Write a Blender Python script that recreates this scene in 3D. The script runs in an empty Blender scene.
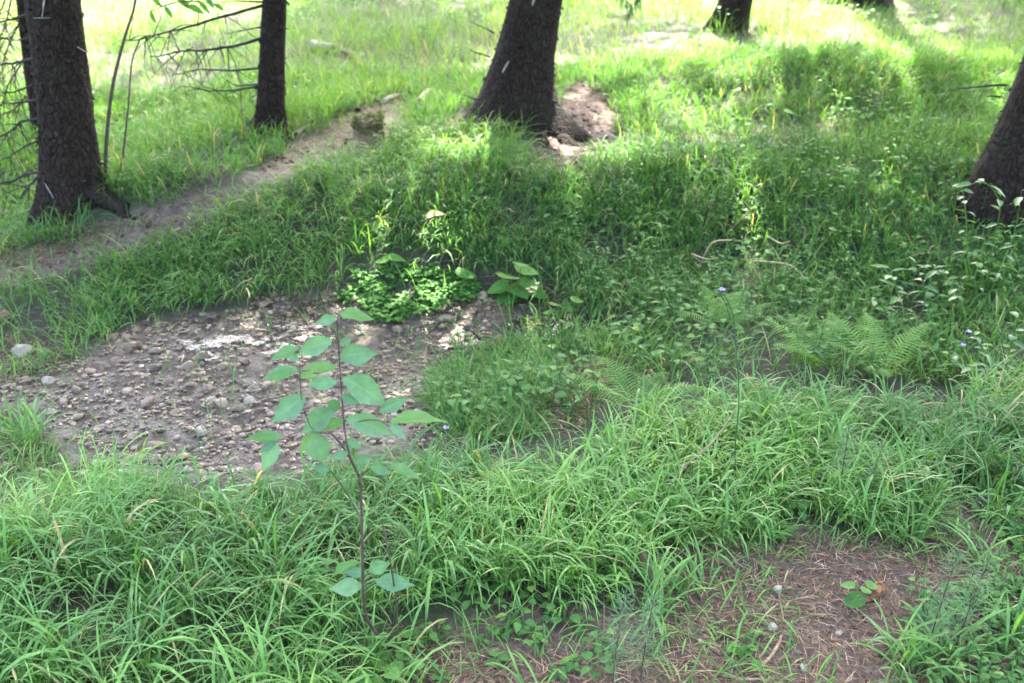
import bpy, math
import numpy as np
from mathutils import Vector, Matrix

# ------------------------------------------------------------------ camera, sky, sun, exposure
S = bpy.context.scene
COL = S.collection
CAM = np.array([0.0, 0.0, 1.6]); PITCH = math.radians(24.0); FPX = 1000.0
cd = bpy.data.cameras.new('camera'); cam = bpy.data.objects.new('camera', cd); COL.objects.link(cam)
cam.location = CAM; cam.rotation_euler = (math.radians(90) - PITCH, 0, 0)
cd.sensor_width = 36; cd.lens = 36 * FPX / 1024; cd.clip_start = 0.05; cd.clip_end = 600
cd.dof.use_dof = True; cd.dof.focus_distance = 2.5; cd.dof.aperture_fstop = 4.2
S.camera = cam
SUN_EL, SUN_AZ = math.radians(54), math.radians(14)      # azimuth measured from +Y towards +X
W = bpy.data.worlds.new('World'); S.world = W; W.use_nodes = True
wn = W.node_tree.nodes; wl = W.node_tree.links; wn.clear()
sky = wn.new('ShaderNodeTexSky'); sky.sky_type = 'NISHITA'; sky.sun_disc = False
sky.sun_elevation = SUN_EL; sky.sun_rotation = SUN_AZ; sky.air_density = 1.0; sky.dust_density = 6.0; sky.ozone_density = 1.0
bg = wn.new('ShaderNodeBackground'); bg.inputs['Strength'].default_value = 0.15
wo = wn.new('ShaderNodeOutputWorld'); wl.new(sky.outputs[0], bg.inputs[0]); wl.new(bg.outputs[0], wo.inputs[0])
sd = bpy.data.lights.new('sun', 'SUN'); sd.energy = 4.4; sd.angle = math.radians(0.53); sd.color = (1.0, 0.95, 0.86)
sun = bpy.data.objects.new('sun', sd); COL.objects.link(sun)
sdir = Vector((math.cos(SUN_EL) * math.sin(SUN_AZ), math.cos(SUN_EL) * math.cos(SUN_AZ), math.sin(SUN_EL)))
sun.rotation_euler = sdir.to_track_quat('Z', 'Y').to_euler(); sun.location = sdir * 40
S.view_settings.view_transform = 'Standard'; S.view_settings.look = 'None'
S.view_settings.exposure = 4.0; S.view_settings.gamma = 1.0; S.view_settings.use_curve_mapping = False
S.cycles.max_bounces = 8; S.cycles.diffuse_bounces = 4; S.cycles.transmission_bounces = 5; S.cycles.sample_clamp_indirect = 6
S.cycles.use_denoising = True

rng = np.random.default_rng(11)
U = rng.uniform

# ------------------------------------------------------------------ noise, terrain, picking points on the ground
_lat = np.random.default_rng(5).random((256, 256))
def vnoise(x, y):
    xi = np.floor(x).astype(int); yi = np.floor(y).astype(int); fx = x - xi; fy = y - yi
    fx = fx * fx * (3 - 2 * fx); fy = fy * fy * (3 - 2 * fy)
    a = _lat[xi & 255, yi & 255]; b = _lat[(xi + 1) & 255, yi & 255]; c = _lat[xi & 255, (yi + 1) & 255]; d = _lat[(xi + 1) & 255, (yi + 1) & 255]
    return (a * (1 - fx) + b * fx) * (1 - fy) + (c * (1 - fx) + d * fx) * fy
def fbm(x, y, o=4):
    s = 0; a = .5
    for k in range(o):
        s = s + a * (vnoise(x + 17.3 * k, y - 9.1 * k) - .5); x = x * 2.03; y = y * 2.03; a *= .5
    return s
def sstep(a, b, x):
    t = np.clip((x - a) / (b - a), 0, 1); return t * t * (3 - 2 * t)
def hgt(x, y):
    x = np.asarray(x, float); y = np.asarray(y, float)
    yb = 4.35 + .13 * np.sin(1.7 * x + .6) + .18 * fbm(x * 1.1, y * 0 + 3.3, 3) * 2
    mid = sstep(-2.7, -1.7, x)
    bank = .30 * mid * sstep(yb - .15, yb + .75 + .5 * sstep(.6, 1.8, x), y)
    bank = bank + .10 * (1 - mid) * sstep(4.6, 6.2, y)
    sl = .085 * np.where(y > 5.2, (y - 5.2) ** 2 / (y - 5.2 + 1.2), 0)
    sl = sl + .20 * (1 - np.exp(-np.maximum(y - 25, 0) / 30)) * 12
    basin = -.11 * np.exp(-((x + 1.05) / 1.35) ** 4 - ((y - 3.35) / .85) ** 4)
    basin = basin - .05 * np.exp(-((x - .15) / .7) ** 2 - ((y - 3.75) / .5) ** 2)
    mound = .16 * np.exp(-((x - 2.3) / 1.3) ** 2 - ((y - 7.0) / .7) ** 2) + .10 * np.exp(-((x - .05) / .55) ** 2 - ((y - 6.3) / .5) ** 2)
    near = .05 * sstep(2.6, 2.1, y) * sstep(1.2, -.6, x)
    n = .16 * fbm(x * .55, y * .55, 2) + .07 * fbm(x * 1.9 + 7, y * 1.9, 3) + .022 * fbm(x * 9, y * 9, 3)
    return bank + sl + basin + mound + near + n
Rw = np.array([1., 0, 0]); Fw = np.array([0, math.cos(PITCH), -math.sin(PITCH)]); Uw = np.array([0, math.sin(PITCH), math.cos(PITCH)])
def ray(u, v): return Fw + Rw * ((u - 512) / FPX) - Uw * ((v - 341.5) / FPX)
def ground(u, v):
    d = ray(u, v); t = .6; last = t
    while t < 80:
        p = CAM + d * t
        if p[2] < hgt(p[0], p[1]): break
        last = t; t *= 1.012
    for _ in range(20):
        m = (last + t) / 2; p = CAM + d * m
        if p[2] < hgt(p[0], p[1]): t = m
        else: last = m
    p = CAM + d * t
    return np.array([p[0], p[1], float(hgt(p[0], p[1]))])
def onplane(u, v, y):                       # the point seen at (u,v) in the upright plane at distance y
    d = ray(u, v); return CAM + d * (y / d[1])
def poly(*pts): return np.array([ground(u, v)[:2] for u, v in pts])
def inpoly(P, x, y):
    r = np.zeros(np.shape(x), bool); n = len(P)
    for i in range(n):
        x1, y1 = P[i]; x2, y2 = P[(i + 1) % n]
        c = ((y1 > y) != (y2 > y)) & (x < (x2 - x1) * (y - y1) / (y2 - y1 + 1e-12) + x1); r ^= c
    return r
def soft(P, x, y, w=.12, seed=0.):          # polygon test with a ragged edge
    dx = w * 2 * fbm(x * 4 + seed, y * 4, 3); dy = w * 2 * fbm(x * 4 + 40 + seed, y * 4 + 9, 3)
    return inpoly(P, x + dx, y + dy)

SEEP = poly((-60, 382), (20, 378), (70, 368), (110, 335), (150, 318), (230, 310), (300, 298), (380, 296), (470, 292), (505, 305), (500, 345), (450, 362), (436, 400), (425, 445), (335, 455), (275, 482), (200, 480), (120, 484), (80, 470), (62, 432), (30, 408), (-60, 412))
TRAIL = poly((-60, 266), (60, 250), (110, 224), (150, 212), (200, 196), (240, 184), (285, 148), (340, 116), (400, 97), (424, 104), (380, 138), (342, 156), (300, 184), (240, 210), (160, 242), (100, 266), (30, 288), (-60, 306))
BARE = poly((380, 760), (410, 650), (470, 622), (560, 612), (640, 604), (692, 575), (742, 538), (800, 524), (880, 548), (960, 520), (1030, 478), (1300, 560), (1300, 760))
ROOTS = poly((520, 165), (530, 125), (556, 122), (570, 84), (606, 92), (622, 122), (612, 150), (575, 178))
ROOTS2 = poly((430, 140), (462, 112), (490, 112), (470, 130))
MOSSY = poly((440, 366), (505, 348), (600, 335), (620, 380), (590, 425), (520, 440), (450, 440), (425, 400))
LEFTMIX = poly((-60, 405), (30, 410), (75, 470), (60, 540), (-60, 560))
SCARP = poly((690, 150), (740, 118), (800, 118), (850, 100), (900, 112), (905, 130), (830, 140), (760, 160))
LEDGE = poly((-60, 236), (20, 232), (60, 232), (108, 228), (100, 248), (40, 262), (-60, 275))

# ------------------------------------------------------------------ mesh helper
class MB:
    """collects little grids of quads (blades, leaves, tubes) into one mesh"""
    def __init__(s): s.V = []; s.F = []; s.A = []; s.n = 0
    def grid(s, P, rnd=None):
        P = np.asarray(P, float)
        if P.ndim == 3: P = P[None]
        N, K, C, _ = P.shape
        i = np.arange(N * K * C).reshape(N, K, C) + s.n
        q = np.stack([i[:, :-1, :-1], i[:, :-1, 1:], i[:, 1:, 1:], i[:, 1:, :-1]], -1).reshape(-1, 4)
        if rnd is None: rnd = rng.random(N)
        rnd = np.broadcast_to(np.asarray(rnd, float), (N,))
        a = np.empty((N, K, C, 3)); a[..., 0] = rnd[:, None, None]; a[..., 1] = np.linspace(0, 1, K)[None, :, None]; a[..., 2] = np.linspace(-1, 1, C)[None, None, :]
        s.V.append(P.reshape(-1, 3)); s.F.append(q); s.A.append(a.reshape(-1, 3)); s.n += N * K * C
        return s
    def tube(s, pts, rad, sides=7, rnd=None):
        pts = np.asarray(pts, float); rad = np.broadcast_to(np.asarray(rad, float), (len(pts),))
        t = np.gradient(pts, axis=0); t /= np.linalg.norm(t, axis=1)[:, None] + 1e-9
        ref = np.array([0, 0, 1.]) if abs(t[:, 2]).mean() < .8 else np.array([1., 0, 0])
        a = np.cross(t, ref); a /= np.linalg.norm(a, axis=1)[:, None] + 1e-9; b = np.cross(t, a)
        th = np.linspace(0, 2 * math.pi, sides + 1)
        P = pts[:, None] + rad[:, None, None] * (a[:, None] * np.cos(th)[None, :, None] + b[:, None] * np.sin(th)[None, :, None])
        return s.grid(P, rnd)
    def raw(s, V, F4, A=None):
        V = np.asarray(V, float); s.V.append(V); s.F.append(np.asarray(F4) + s.n)
        s.A.append(np.zeros((len(V), 3)) + (rng.random() if A is None else A)); s.n += len(V); return s
    def mesh(s, name, mat, origin=(0, 0, 0), smooth=True):
        V = np.concatenate(s.V) - np.asarray(origin, float); F = np.concatenate(s.F); A = np.concatenate(s.A)
        return mesh_from(name, V, F, mat, smooth, A)
    def build(s, name, mat, parent=None, origin=(0, 0, 0), smooth=True):
        m = s.mesh(name, mat, origin, smooth)
        return link(name, m, parent, origin if parent is None else np.asarray(origin, float) - (np.array(parent.location) if parent is not None else 0))
def mesh_from(name, V, F, mat, smooth=True, A=None):
    m = bpy.data.meshes.new(name); n, f = len(V), len(F); c = F.shape[1]
    m.vertices.add(n); m.vertices.foreach_set('co', V.astype(np.float32).ravel())
    m.loops.add(f * c); m.loops.foreach_set('vertex_index', F.astype(np.int32).ravel())
    m.polygons.add(f); m.polygons.foreach_set('loop_start', np.arange(0, f * c, c, dtype=np.int32)); m.polygons.foreach_set('loop_total', np.full(f, c, np.int32))
    m.polygons.foreach_set('use_smooth', np.full(f, smooth))
    if A is not None:
        for k, nm in enumerate(('rnd', 'along', 'across')[:A.shape[1]]):
            at = m.attributes.new(nm, 'FLOAT', 'POINT'); at.data.foreach_set('value', A[:, k].astype(np.float32))
    m.update(); m.materials.append(mat); return m
def link(name, mesh, parent=None, loc=(0, 0, 0)):
    o = bpy.data.objects.new(name, mesh); COL.objects.link(o); o.location = loc
    if parent is not None: o.parent = parent
    return o
def thing(name, loc, label, cat, group=None):
    o = bpy.data.objects.new(name, None); COL.objects.link(o); o.location = loc; o.empty_display_size = .1
    return tag(o, label, cat, group)
def tag(o, label, cat=None, group=None, kind=None):
    o['label'] = label
    if cat: o['category'] = cat
    if group: o['group'] = group
    if kind: o['kind'] = kind
    return o

def blades(mb, base, az, el, L, Wd, curl, K=6, twist=None, rnd=None, fold=False, shape=1.0):
    N = len(az); s = np.linspace(0, 1, K); ds = L / (K - 1)
    ang = el[:, None] - curl[:, None] * (s[None] ** 1.35)
    dirx = np.cos(ang); dz = np.sin(ang)
    hx = np.cumsum((dirx[:, :-1] + dirx[:, 1:]) / 2, 1) * ds[:, None]; hz = np.cumsum((dz[:, :-1] + dz[:, 1:]) / 2, 1) * ds[:, None]
    hx = np.concatenate([np.zeros((N, 1)), hx], 1); hz = np.concatenate([np.zeros((N, 1)), hz], 1)
    ca, sa = np.cos(az)[:, None], np.sin(az)[:, None]
    P = np.stack([base[:, :1] + hx * ca, base[:, 1:2] + hx * sa, base[:, 2:3] + hz], -1)
    tw = (np.zeros(N) if twist is None else twist)[:, None] * s[None]
    side = np.stack([-sa * np.cos(tw) - ca * np.sin(ang) * np.sin(tw), ca * np.cos(tw) - sa * np.sin(ang) * np.sin(tw), np.cos(ang) * np.sin(tw)], -1)
    prof = (.55 + .9 * s - .35 * s * s) * np.clip((1 - s) * 3.2, 0, 1) ** .8 * shape + .02
    hw = (Wd[:, None] / 2 * prof[None])[..., None]
    mb.grid(np.stack([P - side * hw, P + side * hw], 2), rnd)
SER = [.03, .42, .40, .70, .68, .90, .87, 1., .94, .92, .80, .73, .58, .47, .32, .20, .10, .02]
LEAFP = {'serrate': SER, 'ovate': [.02, .62, .95, 1, .86, .55, .04], 'round': [.25, .85, 1, 1, .92, .7, .15], 'lance': [.05, .55, .8, .78, .6, .35, .03], 'heart': [.55, 1, 1, .9, .7, .4, .03]}
def leaves(mb, base, tdir, sdir_, L, Wd, droop=.25, shape='ovate', rnd=None, cup=.16, wav=.0):
    """N leaves: base (N,3), direction, side direction; three columns, folded along the midrib"""
    base = np.atleast_2d(base); tdir = np.atleast_2d(tdir); sdir_ = np.atleast_2d(sdir_); N = len(base)
    L = np.broadcast_to(np.asarray(L, float), (N,)); Wd = np.broadcast_to(np.asarray(Wd, float), (N,))
    tdir = tdir / np.linalg.norm(tdir, axis=1)[:, None]; nrm = np.cross(tdir, sdir_); nrm /= np.linalg.norm(nrm, axis=1)[:, None] + 1e-9
    sd_ = np.cross(nrm, tdir); flip = np.sign(nrm[:, 2:3]) + (nrm[:, 2:3] == 0); nrm = nrm * flip
    pr = np.array(LEAFP[shape]); K = len(pr); s = np.linspace(0, 1, K)
    dr = np.broadcast_to(np.asarray(droop, float), (N,))
    P = base[:, None] + tdir[:, None] * (L[:, None] * s)[..., None]
    P[..., 2] -= (dr * L)[:, None] * s[None] ** 2
    hw = (Wd[:, None] / 2 * pr[None])[..., None]
    wv = wav * L[:, None, None] * np.sin(s * 19 + rng.random((N, 1)) * 6)[..., None] if wav else 0
    up = nrm[:, None] * hw * cup * 2
    mb.grid(np.stack([P - sd_[:, None] * hw + up + nrm[:, None] * wv, P, P + sd_[:, None] * hw + up - nrm[:, None] * wv], 2), rnd)

# ------------------------------------------------------------------ materials
def mat(name):
    m = bpy.data.materials.new(name); m.use_nodes = True; nt = m.node_tree; nt.nodes.clear()
    return m, nt, nt.nodes, nt.links
def N_(nodes, t, **kw):
    n = nodes.new(t)
    for k, v in kw.items():
        if k in n.inputs: n.inputs[k].default_value = v
        else: setattr(n, k, v)
    return n
def ramp(nodes, stops):
    r = nodes.new('ShaderNodeValToRGB'); e = r.color_ramp.elements
    while len(e) < len(stops): e.new(.5)
    for k, (p, c) in enumerate(stops): e[k].position = p; e[k].color = (*c, 1)
    return r
def leafmat(name, stops, trans=.4, rough=.42, basecol=None, vein=0., spec=.35, tcol=(1.1, 1.15, .5)):
    m, nt, n, l = mat(name)
    at = N_(n, 'ShaderNodeAttribute', attribute_name='rnd'); r = ramp(n, stops); l.new(at.outputs['Fac'], r.inputs[0]); col = r.outputs[0]
    al = N_(n, 'ShaderNodeAttribute', attribute_name='along')
    if basecol:                                # sheath / stem end of a blade is paler or browner
        mx = N_(n, 'ShaderNodeMixRGB'); rr = ramp(n, [(0, (.8, .8, .8)), (.28, (0, 0, 0))]); l.new(al.outputs['Fac'], rr.inputs[0]); l.new(rr.outputs[0], mx.inputs[0]); l.new(col, mx.inputs[1]); mx.inputs[2].default_value = (*basecol, 1); col = mx.outputs[0]
    if vein:
        ac = N_(n, 'ShaderNodeAttribute', attribute_name='across'); ab = N_(n, 'ShaderNodeMath', operation='ABSOLUTE'); l.new(ac.outputs['Fac'], ab.inputs[0])
        a1 = N_(n, 'ShaderNodeMath', operation='MULTIPLY'); a1.inputs[1].default_value = 11; l.new(al.outputs['Fac'], a1.inputs[0])
        a2 = N_(n, 'ShaderNodeMath', operation='MULTIPLY'); a2.inputs[1].default_value = 3.2; l.new(ab.outputs[0], a2.inputs[0])
        a3 = N_(n, 'ShaderNodeMath', operation='SUBTRACT'); l.new(a1.outputs[0], a3.inputs[0]); l.new(a2.outputs[0], a3.inputs[1])
        fr = N_(n, 'ShaderNodeMath', operation='FRACT'); l.new(a3.outputs[0], fr.inputs[0])
        rr = ramp(n, [(0, (1, 1, 1)), (.16, (0, 0, 0)), (1, (0, 0, 0))]); l.new(fr.outputs[0], rr.inputs[0])
        r2 = ramp(n, [(0, (1, 1, 1)), (.1, (0, 0, 0))]); l.new(ab.outputs[0], r2.inputs[0])
        mxm = N_(n, 'ShaderNodeMath', operation='MAXIMUM'); l.new(rr.outputs[0], mxm.inputs[0]); l.new(r2.outputs[0], mxm.inputs[1])
        ml = N_(n, 'ShaderNodeMath', operation='MULTIPLY'); ml.inputs[1].default_value = vein; l.new(mxm.outputs[0], ml.inputs[0])
        mx = N_(n, 'ShaderNodeMixRGB'); l.new(ml.outputs[0], mx.inputs[0]); l.new(col, mx.inputs[1]); mx.inputs[2].default_value = (.22, .34, .13, 1); col = mx.outputs[0]
    tc = N_(n, 'ShaderNodeTexCoord'); nz = N_(n, 'ShaderNodeTexNoise', Scale=60., Detail=2.); l.new(tc.outputs['Object'], nz.inputs['Vector'])
    mv = N_(n, 'ShaderNodeMixRGB', blend_type='MULTIPLY'); mv.inputs[0].default_value = .45; rv = ramp(n, [(.3, (.6, .62, .6)), (.7, (1.2, 1.2, 1.15))]); l.new(nz.outputs[0], rv.inputs[0]); l.new(col, mv.inputs[1]); l.new(rv.outputs[0], mv.inputs[2]); col = mv.outputs[0]
    p = N_(n, 'ShaderNodeBsdfPrincipled', Roughness=rough); p.inputs['Specular IOR Level'].default_value = spec; l.new(col, p.inputs['Base Color'])
    t = N_(n, 'ShaderNodeBsdfTranslucent'); tm = N_(n, 'ShaderNodeMixRGB', blend_type='MULTIPLY'); tm.inputs[0].default_value = 1; l.new(col, tm.inputs[1]); tm.inputs[2].default_value = (*tcol, 1); l.new(tm.outputs[0], t.inputs[0])
    ms = N_(n, 'ShaderNodeMixShader'); ms.inputs[0].default_value = trans; l.new(p.outputs[0], ms.inputs[1]); l.new(t.outputs[0], ms.inputs[2])
    o = N_(n, 'ShaderNodeOutputMaterial'); l.new(ms.outputs[0], o.inputs[0]); return m
def plainmat(name, stops, rough=.8, scale=30., bump=.3, spec=.3, dist=.004, vor=False, attr=False):
    m, nt, n, l = mat(name)
    tc = N_(n, 'ShaderNodeTexCoord'); nz = N_(n, 'ShaderNodeTexNoise', Scale=scale, Detail=6., Roughness=.65); l.new(tc.outputs['Object'], nz.inputs['Vector'])
    r = ramp(n, stops); l.new(nz.outputs[0], r.inputs[0]); col = r.outputs[0]
    if attr:
        at = N_(n, 'ShaderNodeAttribute', attribute_name='rnd'); rr = ramp(n, [(0, (.30, .29, .29)), (.35, (.72, .62, .52)), (.7, (1.1, .95, .76)), (.9, (1.35, 1.25, 1.1)), (1, (1.75, 1.7, 1.6))]); l.new(at.outputs['Fac'], rr.inputs[0])
        mv = N_(n, 'ShaderNodeMixRGB', blend_type='MULTIPLY'); mv.inputs[0].default_value = 1; l.new(col, mv.inputs[1]); l.new(rr.outputs[0], mv.inputs[2]); col = mv.outputs[0]
    p = N_(n, 'ShaderNodeBsdfPrincipled', Roughness=rough); p.inputs['Specular IOR Level'].default_value = spec; l.new(col, p.inputs['Base Color'])
    b = N_(n, 'ShaderNodeBump', Strength=bump, Distance=dist)
    h = nz.outputs[0]
    if vor:
        v = N_(n, 'ShaderNodeTexVoronoi', Scale=scale * .8); l.new(tc.outputs['Object'], v.inputs['Vector']); h = v.outputs['Distance']
    l.new(h, b.inputs['Height']); l.new(b.outputs[0], p.inputs['Normal'])
    o = N_(n, 'ShaderNodeOutputMaterial'); l.new(p.outputs[0], o.inputs[0]); return m

def barkmat():
    m, nt, n, l = mat('spruce_bark')
    tc = N_(n, 'ShaderNodeTexCoord'); mp = N_(n, 'ShaderNodeMapping'); mp.inputs['Scale'].default_value = (1, 1, .55); l.new(tc.outputs['Object'], mp.inputs['Vector'])
    wn_ = N_(n, 'ShaderNodeTexNoise', Scale=14., Detail=4.); l.new(mp.outputs[0], wn_.inputs['Vector'])
    mx = N_(n, 'ShaderNodeVectorMath', operation='MULTIPLY_ADD'); l.new(wn_.outputs['Color'], mx.inputs[0]); mx.inputs[1].default_value = (.09, .09, .09); l.new(mp.outputs[0], mx.inputs[2])
    v = N_(n, 'ShaderNodeTexVoronoi', Scale=34., feature='DISTANCE_TO_EDGE'); l.new(mx.outputs[0], v.inputs['Vector'])
    f = N_(n, 'ShaderNodeTexNoise', Scale=70., Detail=8., Roughness=.75); l.new(mp.outputs[0], f.inputs['Vector'])
    g = N_(n, 'ShaderNodeTexNoise', Scale=5., Detail=5., Roughness=.6); l.new(tc.outputs['Object'], g.inputs['Vector'])
    c1 = ramp(n, [(.3, (.009, .0065, .005)), (.55, (.025, .0175, .0125)), (.72, (.056, .042, .032)), (.85, (.105, .088, .070))]); l.new(f.outputs[0], c1.inputs[0])
    c2 = ramp(n, [(0, (.35, .33, .32)), (.12, (1, 1, 1))]); l.new(v.outputs['Distance'], c2.inputs[0])
    m1 = N_(n, 'ShaderNodeMixRGB', blend_type='MULTIPLY'); m1.inputs[0].default_value = .8; l.new(c1.outputs[0], m1.inputs[1]); l.new(c2.outputs[0], m1.inputs[2])
    gr = ramp(n, [(.52, (0, 0, 0)), (.72, (.65, .65, .65))]); l.new(g.outputs[0], gr.inputs[0])          # lichen and algae patches
    m2 = N_(n, 'ShaderNodeMixRGB'); l.new(gr.outputs[0], m2.inputs[0]); l.new(m1.outputs[0], m2.inputs[1]); m2.inputs[2].default_value = (.030, .031, .020, 1)
    ad = N_(n, 'ShaderNodeMath', operation='MULTIPLY_ADD'); l.new(f.outputs[0], ad.inputs[0]); ad.inputs[1].default_value = .6
    vc = N_(n, 'ShaderNodeMath', operation='MINIMUM'); vc.inputs[1].default_value = .2; l.new(v.outputs['Distance'], vc.inputs[0]); vs = N_(n, 'ShaderNodeMath', operation='MULTIPLY'); vs.inputs[1].default_value = 3.; l.new(vc.outputs[0], vs.inputs[0]); l.new(vs.outputs[0], ad.inputs[2])
    b = N_(n, 'ShaderNodeBump', Strength=1., Distance=.014); l.new(ad.outputs[0], b.inputs['Height'])
    p = N_(n, 'ShaderNodeBsdfPrincipled', Roughness=.92); p.inputs['Specular IOR Level'].default_value = .12; l.new(m2.outputs[0], p.inputs['Base Color']); l.new(b.outputs[0], p.inputs['Normal'])
    o = N_(n, 'ShaderNodeOutputMaterial'); l.new(p.outputs[0], o.inputs[0]); return m
G_TALL = leafmat('arching_grass', [(0, (.058, .150, .034)), (.45, (.092, .225, .050)), (.8, (.145, .295, .065)), (.93, (.22, .34, .085)), (1, (.36, .30, .14))], .42, .45, (.12, .15, .06))
G_FINE = leafmat('fine_grass', [(0, (.046, .125, .032)), (.5, (.088, .205, .048)), (.85, (.145, .270, .062)), (.95, (.21, .30, .09)), (1, (.38, .32, .16))], .42, .55, (.08, .14, .045), spec=.2)
G_MEADOW = leafmat('meadow_grass', [(0, (.070, .150, .036)), (.5, (.120, .225, .050)), (.85, (.19, .29, .07)), (1, (.34, .32, .15))], .45, .45, (.12, .13, .05))
HERB = leafmat('herb_leaf', [(0, (.038, .110, .028)), (.5, (.060, .155, .040)), (.9, (.095, .21, .05)), (1, (.20, .28, .06))], .38, .6, vein=.25, spec=.15)
SAPL = leafmat('sapling_leaf', [(0, (.070, .155, .080)), (.6, (.105, .205, .110)), (1, (.14, .25, .12))], .40, .36, vein=.35, spec=.22, tcol=(1.0, 1.15, .55))
FERN = leafmat('fern_leaf', [(0, (.09, .19, .045)), (1, (.16, .28, .065))], .42, .65, spec=.12)
BROAD = leafmat('broad_leaf', [(0, (.045, .14, .030)), (1, (.085, .21, .035))], .42, .6, vein=.3, spec=.15)
HORSE = leafmat('horsetail_green', [(0, (.030, .085, .035)), (1, (.060, .14, .05))], .2, .5)
NEEDLE = leafmat('spruce_needles', [(0, (.012, .034, .012)), (.6, (.022, .058, .018)), (1, (.04, .085, .025))], .12, .5)
SHRUB_LIT = leafmat('sunlit_shrub_leaf', [(0, (.060, .150, .045)), (.6, (.10, .215, .06)), (1, (.17, .28, .08))], .42, .38, vein=.25, spec=.5)  # lighter copy of the herb leaf: sunlight on the shrub put into its colour
SPRIG = leafmat('young_needles', [(0, (.05, .115, .03)), (1, (.10, .19, .05))], .3, .5)
MOSS = leafmat('moss_tufts', [(0, (.06, .10, .016)), (.6, (.105, .145, .02)), (1, (.16, .16, .03))], .25, .7)
VIOLET = leafmat('violet_petal', [(0, (.30, .22, .62)), (1, (.45, .36, .75))], .4, .5)
CREAM = leafmat('cream_petal', [(0, (.34, .33, .14)), (1, (.42, .41, .2))], .35, .5)
LITTER = leafmat('needle_litter', [(0, (.055, .031, .019)), (.5, (.125, .076, .047)), (.85, (.22, .145, .092)), (1, (.34, .26, .18))], .0, .75, spec=.2)
DRYST = leafmat('dry_stalk', [(0, (.30, .20, .11)), (1, (.48, .36, .21))], .05, .7)
BARK = barkmat()
SCALE = plainmat('bark_scales', [(.3, (.010, .008, .006)), (.6, (.022, .017, .013)), (.8, (.060, .050, .042))], .9, 40., .5, .15, .004, attr=True)
DEADW = plainmat('dead_branch', [(.3, (.010, .008, .007)), (.7, (.035, .029, .024))], .9, 60., .4)
STEM = plainmat('brown_stem', [(.3, (.030, .020, .016)), (.7, (.085, .055, .040))], .6, 60., .3)
TWIG = plainmat('twig_wood', [(.3, (.16, .10, .065)), (.55, (.27, .18, .12)), (.75, (.42, .33, .25))], .85, 50., .4)
OLDW = plainmat('rotten_wood', [(.3, (.05, .03, .02)), (.55, (.13, .085, .055)), (.75, (.24, .18, .12))], .9, 24., .8, .2, .008)
PALEW = plainmat('bleached_wood', [(.3, (.14, .115, .09)), (.7, (.30, .27, .22))], .85, 30., .4)
RESIN = plainmat('pale_resin', [(.3, (.12, .105, .088)), (.7, (.27, .245, .21))], .6, 60., .3)
LIME = plainmat('pale_limestone', [(.3, (.17, .145, .105)), (.7, (.30, .265, .20))], .8, 18., .4)
STONE = plainmat('river_stone', [(.25, (.068, .052, .037)), (.5, (.135, .106, .077)), (.75, (.23, .19, .145))], .34, 14., .35, .4, .004, attr=True)
SOILC = plainmat('soil_crumb', [(.3, (.040, .026, .018)), (.7, (.10, .068, .048))], .95, 30., .4, .1, .004, attr=True)
CONE = plainmat('cone_scales', [(.3, (.14, .065, .03)), (.7, (.30, .17, .09))], .75, 40., .3, attr=True)
DEADL = leafmat('dead_leaf', [(0, (.30, .19, .09)), (1, (.45, .31, .16))], .3, .6)

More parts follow.
